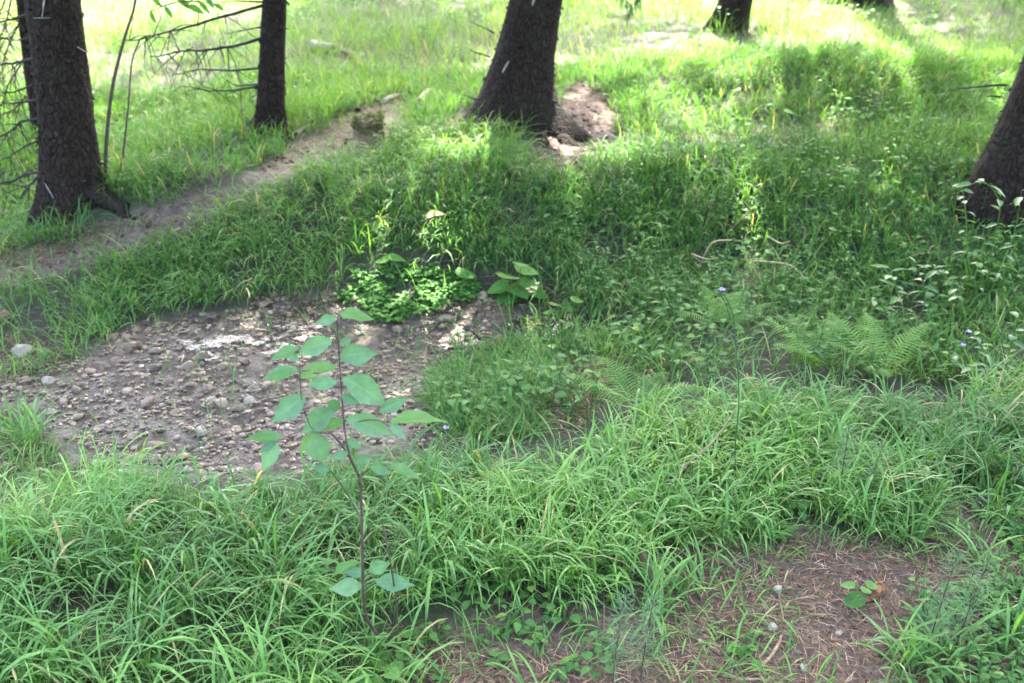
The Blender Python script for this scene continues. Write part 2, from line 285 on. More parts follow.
def groundmat():
    m, nt, n, l = mat('forest_floor')
    tc = N_(n, 'ShaderNodeTexCoord')
    def noise(sc, d=6., ro=.65): 
        z = N_(n, 'ShaderNodeTexNoise', Scale=sc, Detail=d, Roughness=ro); l.new(tc.outputs['Object'], z.inputs['Vector']); return z.outputs[0]
    def A(nm): return N_(n, 'ShaderNodeAttribute', attribute_name=nm).outputs['Fac']
    def mixc(f, a, b): 
        x = N_(n, 'ShaderNodeMixRGB'); l.new(f, x.inputs[0]); l.new(a, x.inputs[1]); l.new(b, x.inputs[2]); return x.outputs[0]
    def rc(f, st): r = ramp(n, st); l.new(f, r.inputs[0]); return r.outputs[0]
    fine, big = noise(45.), noise(3.5)
    soil = rc(fine, [(.3, (.009, .007, .0045)), (.55, (.026, .019, .012)), (.75, (.055, .042, .027))])
    green = rc(noise(70.), [(.3, (.012, .026, .007)), (.7, (.04, .068, .017))])
    soil = mixc(rc(big, [(.42, (0, 0, 0)), (.62, (.75, .75, .75))]), soil, green)
    bare = rc(noise(60., 8.), [(.3, (.018, .012, .0085)), (.5, (.064, .045, .032)), (.68, (.128, .094, .068)), (.8, (.21, .165, .12))])
    bare = mixc(rc(noise(5.), [(.45, (0, 0, 0)), (.65, (.7, .7, .7))]), bare, rc(noise(90.), [(.3, (.016, .011, .008)), (.7, (.065, .046, .034))]))
    trail = rc(noise(38., 8.), [(.3, (.022, .015, .010)), (.52, (.085, .060, .044)), (.75, (.18, .135, .102))])
    mud = rc(noise(55., 8.), [(.28, (.011, .008, .0055)), (.48, (.045, .033, .023)), (.66, (.105, .080, .057)), (.8, (.19, .15, .11))])
    c = mixc(A('bare'), soil, bare); c = mixc(A('trail'), c, trail); c = mixc(A('wet'), c, mud)
    p = N_(n, 'ShaderNodeBsdfPrincipled'); l.new(c, p.inputs['Base Color'])
    wetn = N_(n, 'ShaderNodeMath', operation='MULTIPLY'); l.new(A('wet'), wetn.inputs[0]); l.new(rc(noise(7., 4.), [(.42, (0, 0, 0)), (.6, (1, 1, 1))]), wetn.inputs[1])
    rg = N_(n, 'ShaderNodeMapRange'); rg.inputs['To Min'].default_value = .92; rg.inputs['To Max'].default_value = .26; l.new(wetn.outputs[0], rg.inputs['Value']); l.new(rg.outputs[0], p.inputs['Roughness'])
    p.inputs['Specular IOR Level'].default_value = .4
    b = N_(n, 'ShaderNodeBump', Strength=.8, Distance=.012); l.new(noise(50., 8., .7), b.inputs['Height']); l.new(b.outputs[0], p.inputs['Normal'])
    o = N_(n, 'ShaderNodeOutputMaterial'); l.new(p.outputs[0], o.inputs[0]); return m
GROUND = groundmat()
def watermat():
    m, nt, n, l = mat('shallow_water')
    tc = N_(n, 'ShaderNodeTexCoord'); nz = N_(n, 'ShaderNodeTexNoise', Scale=34., Detail=4.); l.new(tc.outputs['Object'], nz.inputs['Vector'])
    b = N_(n, 'ShaderNodeBump', Strength=.2, Distance=.010); l.new(nz.outputs[0], b.inputs['Height'])
    p = N_(n, 'ShaderNodeBsdfPrincipled', Roughness=.06, IOR=1.33); p.inputs['Base Color'].default_value = (.9, .88, .82, 1); p.inputs['Transmission Weight'].default_value = 1.; l.new(b.outputs[0], p.inputs['Normal'])
    o = N_(n, 'ShaderNodeOutputMaterial'); l.new(p.outputs[0], o.inputs[0]); return m
WATER = watermat()

# ------------------------------------------------------------------ the ground
def axis(fine0, fine1, step, lo, hi, grow=1.12):
    a = list(np.arange(fine0, fine1 + 1e-6, step)); s = step
    while a[-1] < hi: s *= grow; a.append(a[-1] + s)
    s = step
    while a[0] > lo: s *= grow; a.insert(0, a[0] - s)
    return np.array(a)
gx = axis(-3.6, 3.6, .028, -110, 110); gy = axis(1.3, 6.4, .028, -60, 190)
XX, YY = np.meshgrid(gx, gy, indexing='ij'); ZZ = hgt(XX, YY)
wet = soft(SEEP, XX, YY, .15).astype(float); trl = soft(TRAIL, XX, YY, .14, 5).astype(float)
bar = (soft(BARE, XX, YY, .2, 9) | soft(ROOTS, XX, YY, .14, 3) | soft(ROOTS2, XX, YY, .1, 4)).astype(float)
bar = np.maximum(bar, .6 * soft(SCARP, XX, YY, .25, 8)); bar = np.maximum(bar, .45 * soft(LEFTMIX, XX, YY, .2, 2)); bar = np.maximum(bar, 0.25 * soft(MOSSY, XX, YY, .2, 6))
def blur(a):
    for _ in range(3):
        b = a.copy(); b[1:-1, 1:-1] = (a[1:-1, 1:-1] * 4 + a[:-2, 1:-1] + a[2:, 1:-1] + a[1:-1, :-2] + a[1:-1, 2:]) / 8; a = b
    return a
wet_b, trl_b, bar_b = blur(wet), blur(trl), blur(bar)
ZZ = ZZ + wet_b * (.020 * fbm(XX * 16, YY * 16, 3) + .012 * fbm(XX * 38, YY * 38, 2)) + bar_b * .012 * fbm(XX * 22, YY * 22, 3)
idx = np.arange(XX.size).reshape(XX.shape)
Q = np.stack([idx[:-1, :-1], idx[1:, :-1], idx[1:, 1:], idx[:-1, 1:]], -1).reshape(-1, 4)
GV = np.stack([XX.ravel(), YY.ravel(), ZZ.ravel()], 1); GA = np.stack([wet_b.ravel(), trl_b.ravel(), bar_b.ravel()], 1)
def zone(a): return (a[:-1, :-1] > .5).ravel()
zw = zone(wet); zt = zone(trl) & ~zw; zb = zone(bar) & ~zw & ~zt; zg = ~(zw | zt | zb)
def gpiece(name, sel, label, cat):
    f = Q[sel]; u, inv = np.unique(f.ravel(), return_inverse=True)
    m = mesh_from(name, GV[u], inv.reshape(-1, 4), GROUND, True)
    for k, nm in enumerate(('wet', 'trail', 'bare')):
        at = m.attributes.new(nm, 'FLOAT', 'POINT'); at.data.foreach_set('value', GA[u, k].astype(np.float32))
    # keep the shading continuous over the seams between the pieces of ground
    nrm = GN[u]; m.normals_split_custom_set_from_vertices([tuple(v) for v in nrm])
    o = link(name, m); tag(o, label, cat, kind='structure'); return o
zx = np.gradient(ZZ, gx, axis=0); zy = np.gradient(ZZ, gy, axis=1); GN = np.stack([-zx.ravel(), -zy.ravel(), np.ones(XX.size)], 1); GN /= np.linalg.norm(GN, axis=1)[:, None]
ground_o = gpiece('ground', zg, 'dark mossy forest soil under the grass', 'ground')
seep_o = gpiece('seep_bed', zw, 'wet brown gravel and mud of the seep', 'gravel bed')
trail_o = gpiece('path', zt, 'trodden earth path running up past the trees', 'path')
bare_o = gpiece('bare_soil', zb, 'bare reddish soil strewn with spruce needles', 'soil')
def zat(x, y):
    """height of the built ground sheet (with its fine relief)"""
    i = np.clip(np.searchsorted(gx, x) - 1, 0, len(gx) - 2); j = np.clip(np.searchsorted(gy, y) - 1, 0, len(gy) - 2)
    fx = (x - gx[i]) / (gx[i + 1] - gx[i]); fy = (y - gy[j]) / (gy[j + 1] - gy[j])
    return (ZZ[i, j] * (1 - fx) + ZZ[i + 1, j] * fx) * (1 - fy) + (ZZ[i, j + 1] * (1 - fx) + ZZ[i + 1, j + 1] * fx) * fy
def gp(u, v):
    p = ground(u, v); p[2] = float(zat(np.array(p[0]), np.array(p[1]))); return p

# shallow water films lying in the dips of the seep
def water(name, pts, dz, label):
    P = poly(*pts); x0, y0 = P.min(0) - .05; x1, y1 = P.max(0) + .05
    a = np.arange(x0, x1, .008); b = np.arange(y0, y1, .008); X, Y = np.meshgrid(a, b, indexing='ij')
    ins = soft(P, X, Y, .08, 13) & (vnoise(X * 17 + 3, Y * 26) + .5 * vnoise(X * 41, Y * 50 + 7) > .80)
    base = hgt(X, Y); z = base + dz
    ii = np.arange(X.size).reshape(X.shape); q = np.stack([ii[:-1, :-1], ii[1:, :-1], ii[1:, 1:], ii[:-1, 1:]], -1)[ins[:-1, :-1]]
    u, inv = np.unique(q.ravel(), return_inverse=True)
    V = np.stack([X.ravel(), Y.ravel(), z.ravel()], 1)[u]
    o = link(name, mesh_from(name, V, inv.reshape(-1, 4), WATER)); tag(o, label, 'water', kind='structure'); return o
water('water', ((170, 330), (230, 312), (300, 300), (350, 302), (372, 330), (330, 345), (300, 372), (262, 352), (250, 345), (205, 362), (190, 345)), .0095, 'glinting film of water over the upper gravel')
water('water', ((415, 325), (450, 295), (490, 290), (500, 320), (480, 345), (425, 350)), .0095, 'glinting trickle below the leafy bank')
water('water', ((200, 380), (260, 370), (262, 440), (215, 470), (150, 465), (170, 430)), -.003, 'thin wet sheen over the lower gravel')

water('water', ((495, 322), (520, 312), (590, 322), (610, 332), (560, 345), (505, 342)), .006, 'wet strip running right from the trickle under thin grass')
# ------------------------------------------------------------------ trees
def trunk_path(base, d, H, bend=2.2):
    z = np.concatenate([np.linspace(-.3, 2.0, 70), np.linspace(2.1, H, 22)]); zz = np.clip(z, -.3, bend) + np.clip(z - bend, 0, None) * .12
    wob = .012 * np.sin(z * 3.1 + base[0] * 5) * np.clip(z, 0, 1)
    return z, np.stack([base[0] + d[0] * zz + wob, base[1] + d[1] * zz, base[2] + z], 1)
def trunk_mesh(base, d, r, H, flare, lobes, seed):
    z, C = trunk_path(base, d, H); sides = 64; th = np.linspace(0, 2 * math.pi, sides + 1)
    rad = r * np.clip(1 - z / (H * 1.08), .05, 1)[:, None] * (1 + 0 * th[None])
    lob = np.zeros_like(th)
    for a, wd, am in lobes: lob += am * np.exp(-(((th - a + math.pi) % (2 * math.pi) - math.pi) / wd) ** 2)
    zc = np.clip(z, -.05, None)[:, None]
    rad = rad * (1 + flare * np.exp(-zc / .30) * .55) + r * lob[None] * np.exp(-zc / .14)
    TH, Z = np.meshgrid(th, z); ph = TH * 1.0
    nx = np.cos(ph) * 2.2 + seed; ny = np.sin(ph) * 2.2 + Z * 1.2
    rad = rad * (1 + .10 * fbm(nx * 1.2, ny * 1.2 + Z * 2, 2))
    rad = rad + r * .085 * (fbm(nx * 5.5, Z * 9 + np.sin(ph) * 5, 3)) * (1 + 0 * Z)
    P = np.stack([C[:, None, 0] + rad * np.cos(TH), C[:, None, 1] + rad * np.sin(TH), C[:, None, 2] + 0 * TH], -1)
    return P
def crown_mesh():
    mb = MB(); r = np.random.default_rng(3)
    for k in range(58):
        f = k / 57; zb = 11.2 * f ** .95; Lm = 2.7 * (1 - f) ** .8 + .25
        for j in range(5 if f < .6 else 4):
            az = r.uniform(0, 6.28); L = Lm * r.uniform(.65, 1.12); z0 = zb + r.uniform(-.12, .12); n = 9
            s = np.linspace(0, 1, n); up = .12 - .62 * s + .30 * s * s
            c = np.stack([np.cos(az) * L * s, np.sin(az) * L * s, z0 + L * up * (1 - f * .6)], 1)
            mb.tube(c[::2], np.linspace(.018, .004, 5), 3, .1)
            m = int(9 + 13 * L / 2.7); t = r.uniform(.12, 1, m); i = np.minimum((t * (n - 1)).astype(int), n - 2); fr = (t * (n - 1) - i)[:, None]
            b = c[i] * (1 - fr) + c[i + 1] * fr; sg = r.choice([-1, 1], m); a2 = az + sg * r.uniform(.5, 1.1, m)
            blades(mb, b, a2, r.uniform(-.5, .1, m), r.uniform(.25, .6, m) * (1.1 - .4 * t), r.uniform(.07, .13, m), r.uniform(.2, .8, m), 3, r.uniform(-1, 1, m), r.random(m))
    return mb.mesh('crown', NEEDLE)
CROWN = crown_mesh()
def crown(parent, base, d, z0, sc, rot, sx=1.):
    o = link('crown', CROWN, parent, (d[0] * 2.4, d[1] * 2.4, z0)); o.scale = (sx, sx, sc); o.rotation_euler = (0, 0, rot); return o
def surf(P, z, base, th):     # nearest trunk surface vertex
    zi = int(np.argmin(abs(P[:, 0, 2] - base[2] - z))); ti = int(round((th % (2 * math.pi)) / (2 * math.pi) * 64)); return P[zi, ti]
def scales(P, parent, n, base, zmax):
    """flakes of bark standing off the trunk, one part"""
    mb = MB(); K = int(np.sum(P[:, 0, 2] - base[2] < zmax))
    i = rng.integers(2, K - 2, n); j = rng.integers(0, 64, n)
    p = P[i, j]; du = P[i + 1, j] - P[i - 1, j]; dv = P[i, (j + 1) % 64] - P[i, (j - 1) % 64]
    du /= np.linalg.norm(du, axis=1)[:, None]; dv /= np.linalg.norm(dv, axis=1)[:, None] + 1e-9; nn = np.cross(dv, du); nn /= np.linalg.norm(nn, axis=1)[:, None] + 1e-9
    w = (.003 + .013 * rng.random(n) ** 2)[:, None]; h = (.004 + .016 * rng.random(n) ** 1.6)[:, None]; lift = U(.003, .013, n)[:, None]
    tl = U(-1.4, 1.4, (n, 1)); a = du * np.cos(tl) + dv * np.sin(tl); b = dv * np.cos(tl) - du * np.sin(tl)
    g = np.stack([np.stack([p - b * w - a * h + nn * lift, p - a * h * 1.15 + nn * lift * 1.4, p + b * w - a * h + nn * lift], 1),
                  np.stack([p - b * w * .8 + a * h * .8 - nn * .001, p + a * h + nn * .002, p + b * w * .8 + a * h * .8 - nn * .001], 1)], 1)
    mb.grid(g); o = mb.build('bark_scales', SCALE, parent, base); o['kind'] = 'stuff'; o.parent = [c for c in parent.children if c.name.startswith('trunk')][0]; return o
def branch_part(parent, base, pts, r0, name='dead_branch', twigs=0, m=None, hang=0):
    mb = MB(); pts = np.array(pts, float)
    s = np.linspace(0, len(pts) - 1, 4 * len(pts)); i = np.minimum(s.astype(int), len(pts) - 2); f = (s - i)[:, None]; q = pts[i] * (1 - f) + pts[i + 1] * f
    q += rng.normal(0, r0 * .45, q.shape) * np.linspace(0, 1, len(q))[:, None]
    mb.tube(q, np.linspace(r0, r0 * .28, len(q)), 6)
    for _ in range(twigs):
        k = rng.integers(len(q) // 4, len(q)); L = U(.05, .26); dr = rng.normal(0, 1, 3); dr[2] -= .5 + hang; dr /= np.linalg.norm(dr)
        t = np.linspace(0, 1, 5)[:, None]; tw = q[k] + dr * L * t + np.array([0, 0, -.25 * L]) * t * t + rng.normal(0, .004, (5, 3)) * t
        mb.tube(tw, np.linspace(r0 * .33, r0 * .12, 5), 4)
    return mb.build(name, m or DEADW, parent, base)

def tree(uv, top, wpx, label, lobes, flare=.6, H=14., dy=0., z0=3.2, csc=1., nsc=500, seed=0., group='spruce trees on the slope', csx=.84):
    b = gp(*uv); d0 = ray(*uv); depth = b[1] * math.cos(PITCH) - (b[2] - 1.6) * math.sin(PITCH)
    q = onplane(top[0], top[1], b[1]); hz = q[2] - b[2]; d = ((q[0] - b[0]) / hz, dy)
    r = wpx / 2 * depth / FPX
    t = thing('spruce_tree', b, label, 'tree', group)
    P = trunk_mesh(b, d, r, H, flare, lobes, seed)
    MB().grid(P).build('trunk', BARK, t, b)
    if nsc: scales(P, t, int(nsc * .65), b, 1.7)
    crown(t, b, d, z0, csc, seed * 2, csx)
    return t, b, P, r
RT, LF, FR, BK = 0., math.pi, -math.pi / 2, math.pi / 2
tA, bA, PA, rA = tree((74, 206), (55, 0), 50, 'thick dark spruce trunk at left with roots spreading onto the path', [(-.3, .35, .45), (3.6, .4, .4), (-1.6, .5, .2)], .42, seed=1., nsc=900)
tB, bB, PB, rB = tree((40, 140), (22, 0), 11, 'thin dark spruce trunk half hidden behind the thick left trunk', [(0, .5, .3)], .3, H=11, seed=2., nsc=150, csc=.7)
tC, bC, PC, rC = tree((270, 134), (273, 0), 24, 'slim straight spruce trunk beside the path with bare side branches', [(-.4, .5, .7), (3.4, .5, .3)], .35, seed=3., nsc=350)
tD, bD, PD, rD = tree((511, 118), (535, 0), 51, 'leaning dark spruce in the centre with a thick root reaching right', [(-.6, .40, 1.45), (3.3, .5, .45), (-2.2, .4, .25)], 1.0, seed=4., nsc=1000)
tE, bE, PE, rE = tree((727, 28), (736, 0), 28, 'distant spruce trunk base at the top edge, right of centre', [(3.3, .5, .5), (0, .4, .3)], .5, seed=5., nsc=250, z0=5.6, csx=.7)
tF, bF, PF, rF = tree((1010, 208), (1072, 40), 74, 'spruce trunk cut by the right edge of the picture, leaning right', [(3.2, .6, .35)], .45, seed=6., nsc=900, csx=.72)
tG, bG, PG, rG = tree((862, 2), (866, -16), 40, 'spruce root base just peeking in at the top edge, far right', [(3.3, .6, .8), (-1.2, .5, .6)], .8, seed=7., nsc=120, z0=6.0, csx=.7)

# roots
def root(t, b, pts, r0, up=1.5):
    q = np.array([gp(*p) for p in pts]); q[:, 2] += np.linspace(r0 * up, -r0 * .35, len(q)); branch = MB()
    s = np.linspace(0, len(q) - 1, 16); i = np.minimum(s.astype(int), len(q) - 2); f = (s - i)[:, None]; c = q[i] * (1 - f) + q[i + 1] * f; c += rng.normal(0, r0 * .12, c.shape)
    branch.tube(c, np.linspace(r0, r0 * .35, 16), 10).build('root', BARK, t, b)
root(tA, bA, ((84, 202), (100, 204), (116, 210), (136, 219)), .065)
root(tA, bA, ((62, 214), (50, 222), (42, 230)), .045)
root(tD, bD, ((522, 116), (540, 124), (556, 134), (572, 147)), .10, .7)
root(tD, bD, ((528, 122), (542, 138), (552, 152)), .05, .6)
root(tD, bD, ((500, 118), (484, 122), (470, 128)), .06, .8)
root(tC, bC, ((274, 133), (282, 137), (288, 139)), .03)
# dead side branches, each at its own trunk
def pl(pts, y, dys): return [onplane(u, v, y + k) for (u, v), k in zip(pts, np.linspace(0, dys, len(pts)))]
yC = bC[1]
for pts, r0, tw, dy in (([(264, 5), (215, 19), (170, 32), (130, 41)], .010, 26, -.5), ([(262, 2), (240, 1), (214, 3)], .007, 4, .2), ([(263, 38), (235, 46), (205, 50), (178, 52), (150, 58)], .010, 34, -.4),
                        ([(261, 68), (230, 71), (200, 69), (172, 75)], .008, 22, .4), ([(260, 86), (235, 90), (210, 91), (186, 87)], .008, 18, -.3), ([(260, 84), (236, 86), (222, 76)], .006, 4, .2), ([(261, 27), (240, 31), (225, 34)], .005, 4, .3), ([(258, 112), (248, 125), (240, 132), (228, 140)], .006, 6, -.2), ([(257, 108), (252, 122), (245, 138)], .005, 4, -.3)):
    branch_part(tC, bC, pl(pts, yC - .02, dy), r0, twigs=int(tw * .75), hang=.1)
yA = bA[1]
for pts, r0, tw in (([(34, 12), (10, 20), (-25, 25)], .008, 22), ([(36, 58), (18, 62), (-10, 66), (-40, 80)], .009, 22), ([(38, 100), (15, 103), (-20, 107)], .008, 22), ([(40, 118), (20, 122), (8, 134), (-15, 140)], .008, 18), ([(42, 172), (25, 174), (8, 184), (-20, 182)], .009, 8), ([(42, 172), (30, 185), (20, 198), (2, 190)], .007, 6), ([(40, 140), (26, 146), (10, 156), (-15, 168)], .006, 6), ([(36, 36), (20, 40), (-10, 38)], .005, 5), ([(34, 84), (16, 92), (-10, 92)], .006, 9)):
    branch_part(tA, bA, pl(pts, yA - .05, rng.uniform(-.2, .3)), r0, twigs=tw, hang=.3)
yD = bD[1]
for pts, r0, tw in (([(494, 33), (483, 27), (470, 22)], .005, 2), ([(490, 57), (478, 53), (468, 49)], .006, 1), ([(477, 100), (468, 96), (458, 95)], .005, 1)):
    branch_part(tD, bD, pl(pts, yD - .05, -.12), r0, twigs=tw)
yF = bF[1]
branch_part(tF, bF, pl([(1006, 85), (985, 86), (952, 90)], yF - .1, -.15), .007); branch_part(tF, bF, pl([(1000, 97), (992, 96), (986, 96)], yF - .12, -.1), .006)
# pale resin runs and snapped stubs on the trunks
def resin(t, b, P, pts, y, w):
    q = np.array([onplane(u, v, y) for u, v in pts]); mb = MB()
    flat = P.reshape(-1, 3)
    fr = flat[(flat[:, 1] < b[1] + .02)]
    for k in range(len(q)):                     # lay the run on the front of the bark
        d = q[k] - CAM; d /= np.linalg.norm(d); tt = (fr - CAM) @ d; dist = np.linalg.norm(fr - CAM - tt[:, None] * d, axis=1); j = np.argsort(dist)[:3]; q[k] = CAM + d * (tt[j].min() - .004)
    q = np.array([q[0] * (1 - s) + q[-1] * s if len(q) == 2 else q[min(int(s * (len(q) - 1) + .5), len(q) - 1)] for s in np.linspace(0, 1, 6)])
    o = mb.tube(q, w * np.array([.5, .9, 1, .95, .7, .3]), 6).build('resin_streak', RESIN, t, b); o.parent = [c for c in t.children if c.name.startswith('trunk')][0]
resin(tD, bD, PD, ((509, 61), (502, 73)), yD - rD, .007); resin(tD, bD, PD, ((535, -3), (532, 6)), yD - rD, .007)
resin(tA, bA, PA, ((45, -4), (42, 17)), yA - rA, .0045); resin(tA, bA, PA, ((32, 18), (53, 18)), yA - rA, .0022); resin(tA, bA, PA, ((44, 182), (54, 199)), yA - rA, .0028); resin(tA, bA, PA, ((77, 47), (86, 52)), yA - rA, .0028)
# a spray of green needles hanging from the crown of the centre spruce and one of the distant one
def sprig(t, b, pts, y):
    mb = MB(); q = np.array([onplane(u, v, y) for u, v in pts]); mb.tube(q, np.linspace(.006, .002, len(q)), 5, .1)
    for k in range(110):
        f = U(0, len(q) - 1.01); i = int(f); p = q[i] * (1 - f + i) + q[i + 1] * (f - i); 
        blades(mb, p[None], U(0, 6.28, 1), U(-1.2, .2, 1), U(.04, .11, 1), U(.005, .010, 1), U(.2, .8, 1), 4)
    mb.build('hanging_sprig', SPRIG, t, b)
sprig(tD, bD, ((600, -30), (618, -8), (632, 6), (628, 16)), yD + .3); sprig(tD, bD, ((650, -30), (640, -10), (636, 4)), yD + .4)
for pts in ([(14, -12), (4, 30), (-12, 60)], [(20, 20), (6, 52), (-4, 92)], [(24, 60), (8, 84), (-6, 130)], [(16, -12), (30, 10), (2, 44)], [(26, 96), (14, 110), (-8, 118)], [(10, -10), (-4, 20), (-20, 34)]):
    branch_part(tB, bB, pl(pts, bB[1] + .05, rng.uniform(-.2, .4)), .006, twigs=34, hang=.6)

# added spruces out of the picture, put in only to shade this clearing
def shade_tree(x, y, r, H, z0, csc, seed, csx=1.):
    b = np.array([x, y, float(hgt(x, y))]); t = thing('spruce_tree', b, 'unseen spruce outside the picture, added to cast shade', 'tree', 'added shade spruces')
    MB().grid(trunk_mesh(b, (0, 0), r, H, .5, [(0, .5, .5), (2.5, .5, .4)], seed)).build('trunk', BARK, t, b); crown(t, b, (0, 0), z0, csc, seed, csx)
for k, a in enumerate(((6.6, 9.0, .2, 15, 5.5, 1.0), (6.4, 3.2, .2, 15, 4.4, 1.0), (6.9, 15.2, .2, 16, 3.6, 1.0), (.3, 14.4, .2, 17, 6.8, .9))):
    shade_tree(*a, seed=11 + k * 1.3, csx=1.15)

# ------------------------------------------------------------------ stones: the gravel of the seep
def stone_mesh(name, seed, m, flat=.62):
    r = np.random.default_rng(seed); n, k = 7, 9
    ph = np.linspace(.0, math.pi, n); th = np.linspace(0, 2 * math.pi, k + 1)
    T, Pp = np.meshgrid(th, ph); V = np.stack([np.sin(Pp) * np.cos(T), np.sin(Pp) * np.sin(T), np.cos(Pp)], -1)
    for _ in range(9):                          # chop facets
        d = r.normal(size=3); d /= np.linalg.norm(d); c = r.uniform(.55, .9); e = V @ d - c; V = V - np.where(e > 0, e, 0)[..., None] * d * .9
    V *= np.array([1., r.uniform(.6, .95), flat * r.uniform(.7, 1.2)]); V[:, -1] = V[:, 0]
    return V
SV = [stone_mesh('stone', 100 + k, STONE) for k in range(8)]
mb = MB()
n = 9000; b = SEEP; xs = U(b[:, 0].min(), b[:, 0].max(), n); ys = U(b[:, 1].min(), b[:, 1].max(), n); ok = soft(SEEP, xs, ys, .14, 1) & (vnoise(xs * 5, ys * 5) > .22); xs, ys = xs[ok], ys[ok]
sz = .0045 + .012 * rng.random(len(xs)) ** 2.2; rot = U(0, 6.28, len(xs)); zs = zat(xs, ys)
for k in range(8):
    s = np.arange(len(xs)) % 8 == k; V = SV[k][::2, ::1][:, ::1][None] * sz[s][:, None, None, None]; c, si = np.cos(rot[s])[:, None, None], np.sin(rot[s])[:, None, None]
    X = V[..., 0] * c - V[..., 1] * si; Y = V[..., 0] * si + V[..., 1] * c
    P = np.stack([X + xs[s][:, None, None], Y + ys[s][:, None, None], V[..., 2] + (zs[s] + sz[s] * .15)[:, None, None]], -1); mb.grid(P)
tag(mb.build('gravel', STONE, smooth=False), 'small brown and grey gravel covering the wet seep', 'gravel', kind='stuff')
def crumbs(name, P, n, s0, s1, m, label):
    x = U(P[:, 0].min(), P[:, 0].max(), n); y = U(P[:, 1].min(), P[:, 1].max(), n); ok = soft(P, x, y, .15, 2) & (abs(x) < .6 * y + 1.3) & (vnoise(x * 4 + 2, y * 4) > .3); x, y = x[ok], y[ok]; z = zat(x, y); sz = s0 + (s1 - s0) * rng.random(len(x)) ** 3; ro = U(0, 6.28, len(x)); mb = MB()
    for k in range(8):
        q = np.arange(len(x)) % 8 == k; V = SV[k][::2][None] * sz[q][:, None, None, None]; c, si = np.cos(ro[q])[:, None, None], np.sin(ro[q])[:, None, None]
        mb.grid(np.stack([V[..., 0] * c - V[..., 1] * si + x[q][:, None, None], V[..., 0] * si + V[..., 1] * c + y[q][:, None, None], V[..., 2] + (z[q])[:, None, None]], -1))
    tag(mb.build(name, m, smooth=False), label, 'debris', kind='stuff')
crumbs('soil_crumbs', BARE, 3800, .0015, .010, SOILC, 'dark crumbs of soil scattered over the bare ground')
crumbs('soil_crumbs', TRAIL, 2600, .004, .024, SOILC, 'clods and bark chips on the trodden path')
crumbs('soil_crumbs', ROOTS, 500, .004, .02, SOILC, 'bark chips and clods in the dirt by the central root')
SM = []
for k in range(8):
    q = MB(); q.grid(SV[k], (k % 5) / 5 + .1); SM.append(q.mesh('stone', STONE, smooth=False))
cnt = 0; placed = []
while cnt < 150:
    x = U(b[:, 0].min(), b[:, 0].max()); y = U(b[:, 1].min(), b[:, 1].max())
    if not inpoly(SEEP, np.array(x), np.array(y)) or abs(x) > .56 * y + .2: continue
    s = .015 + .022 * rng.random() ** 2
    if any((x - a) ** 2 + (y - c) ** 2 < (s + d) ** 2 * .9 for a, c, d in placed): continue
    placed.append((x, y, s)); o = link('stone', SM[cnt % 8], seep_o, (x, y, float(zat(np.array(x), np.array(y))) + s * .12)); o.scale = (s * U(.8, 1.3), s, s); o.rotation_euler = (U(-.3, .3), U(-.3, .3), U(0, 6.28)); cnt += 1
def big_stone(u, v, wpx, label, m=LIME, k=0, name='stone', flat=.7):
    p = gp(u, v); s = wpx / 2 * np.linalg.norm(p - CAM) / FPX; q = MB(); q.grid(stone_mesh('x', 300 + k, m, flat) * s); o = q.build(name, m, smooth=False); o.location = p + np.array([0, 0, s * .25]); o.rotation_euler = (0, 0, k * 1.3)
    return tag(o, label, 'stone')
big_stone(23, 354, 24, 'pale whitish stone lying in grass at the left edge of the seep', k=1)
big_stone(204, 358, 17, 'grey rounded stone in the wet upper part of the gravel', STONE, 2)
big_stone(202, 435, 17, 'pale blocky stone near the lower edge of the gravel', k=3)
big_stone(134, 349, 22, 'pale stone at the grassy upper left edge of the gravel', STONE, 4)
big_stone(251, 404, 14, 'cream stone just left of the sapling leaves', k=5)
big_stone(188, 470, 12, 'small buff stone where gravel meets foreground grass', k=6)
big_stone(49, 383, 14, 'small pale stone on the upper left rim of the gravel', k=7)
big_stone(778, 591, 11, 'small white stone on bare soil, upper of the pair', k=8)
big_stone(773, 628, 11, 'small white stone on bare soil beside the curved stick', k=9)
big_stone(839, 634, 8, 'tiny pale pebble on bare soil below the spruce cone', k=10)
big_stone(804, 668, 10, 'dull pale pebble on bare soil near the bottom edge', k=11)
big_stone(989, 498, 13, 'flat pale stone under the grass at the right edge', k=12, flat=.4)
big_stone(3, 322, 22, 'dark rounded stone at the extreme left above the gravel', OLDW, 13)

# ------------------------------------------------------------------ grass
def wedge(n, y0, y1, m=.7):
    y = np.sqrt(U(0, 1, n) * ((y1 + 1) ** 2 - (y0 + 1) ** 2) + (y0 + 1) ** 2) - 1
    x = U(-1, 1, n) * (.53 * y / math.cos(PITCH) * 1.02 + m); return x, y
def tree_clear(x, y):
    ok = np.ones(len(x), bool)
    for (bb, rr) in ((bA, rA), (bC, rC), (bD, rD), (bE, rE), (bF, rF), (bB, rB)): ok &= (x - bb[0]) ** 2 + (y - bb[1]) ** 2 > (rr * 1.15) ** 2
    return ok
TALL = poly((-420, 800), (-420, 560), (60, 545), (85, 485), (200, 512), (275, 510), (335, 490), (430, 470), (520, 470), (600, 450), (660, 415), (720, 408), (800, 406), (880, 408), (960, 400), (1500, 340), (1500, 470), (1100, 470), (1020, 480), (960, 515), (880, 540), (800, 520), (740, 530), (690, 570), (640, 600), (560, 608), (470, 615), (410, 640), (370, 800))
HOLES = [poly((70, 600), (120, 590), (140, 640), (90, 660)), poly((340, 640), (440, 600), (470, 683), (350, 683))]
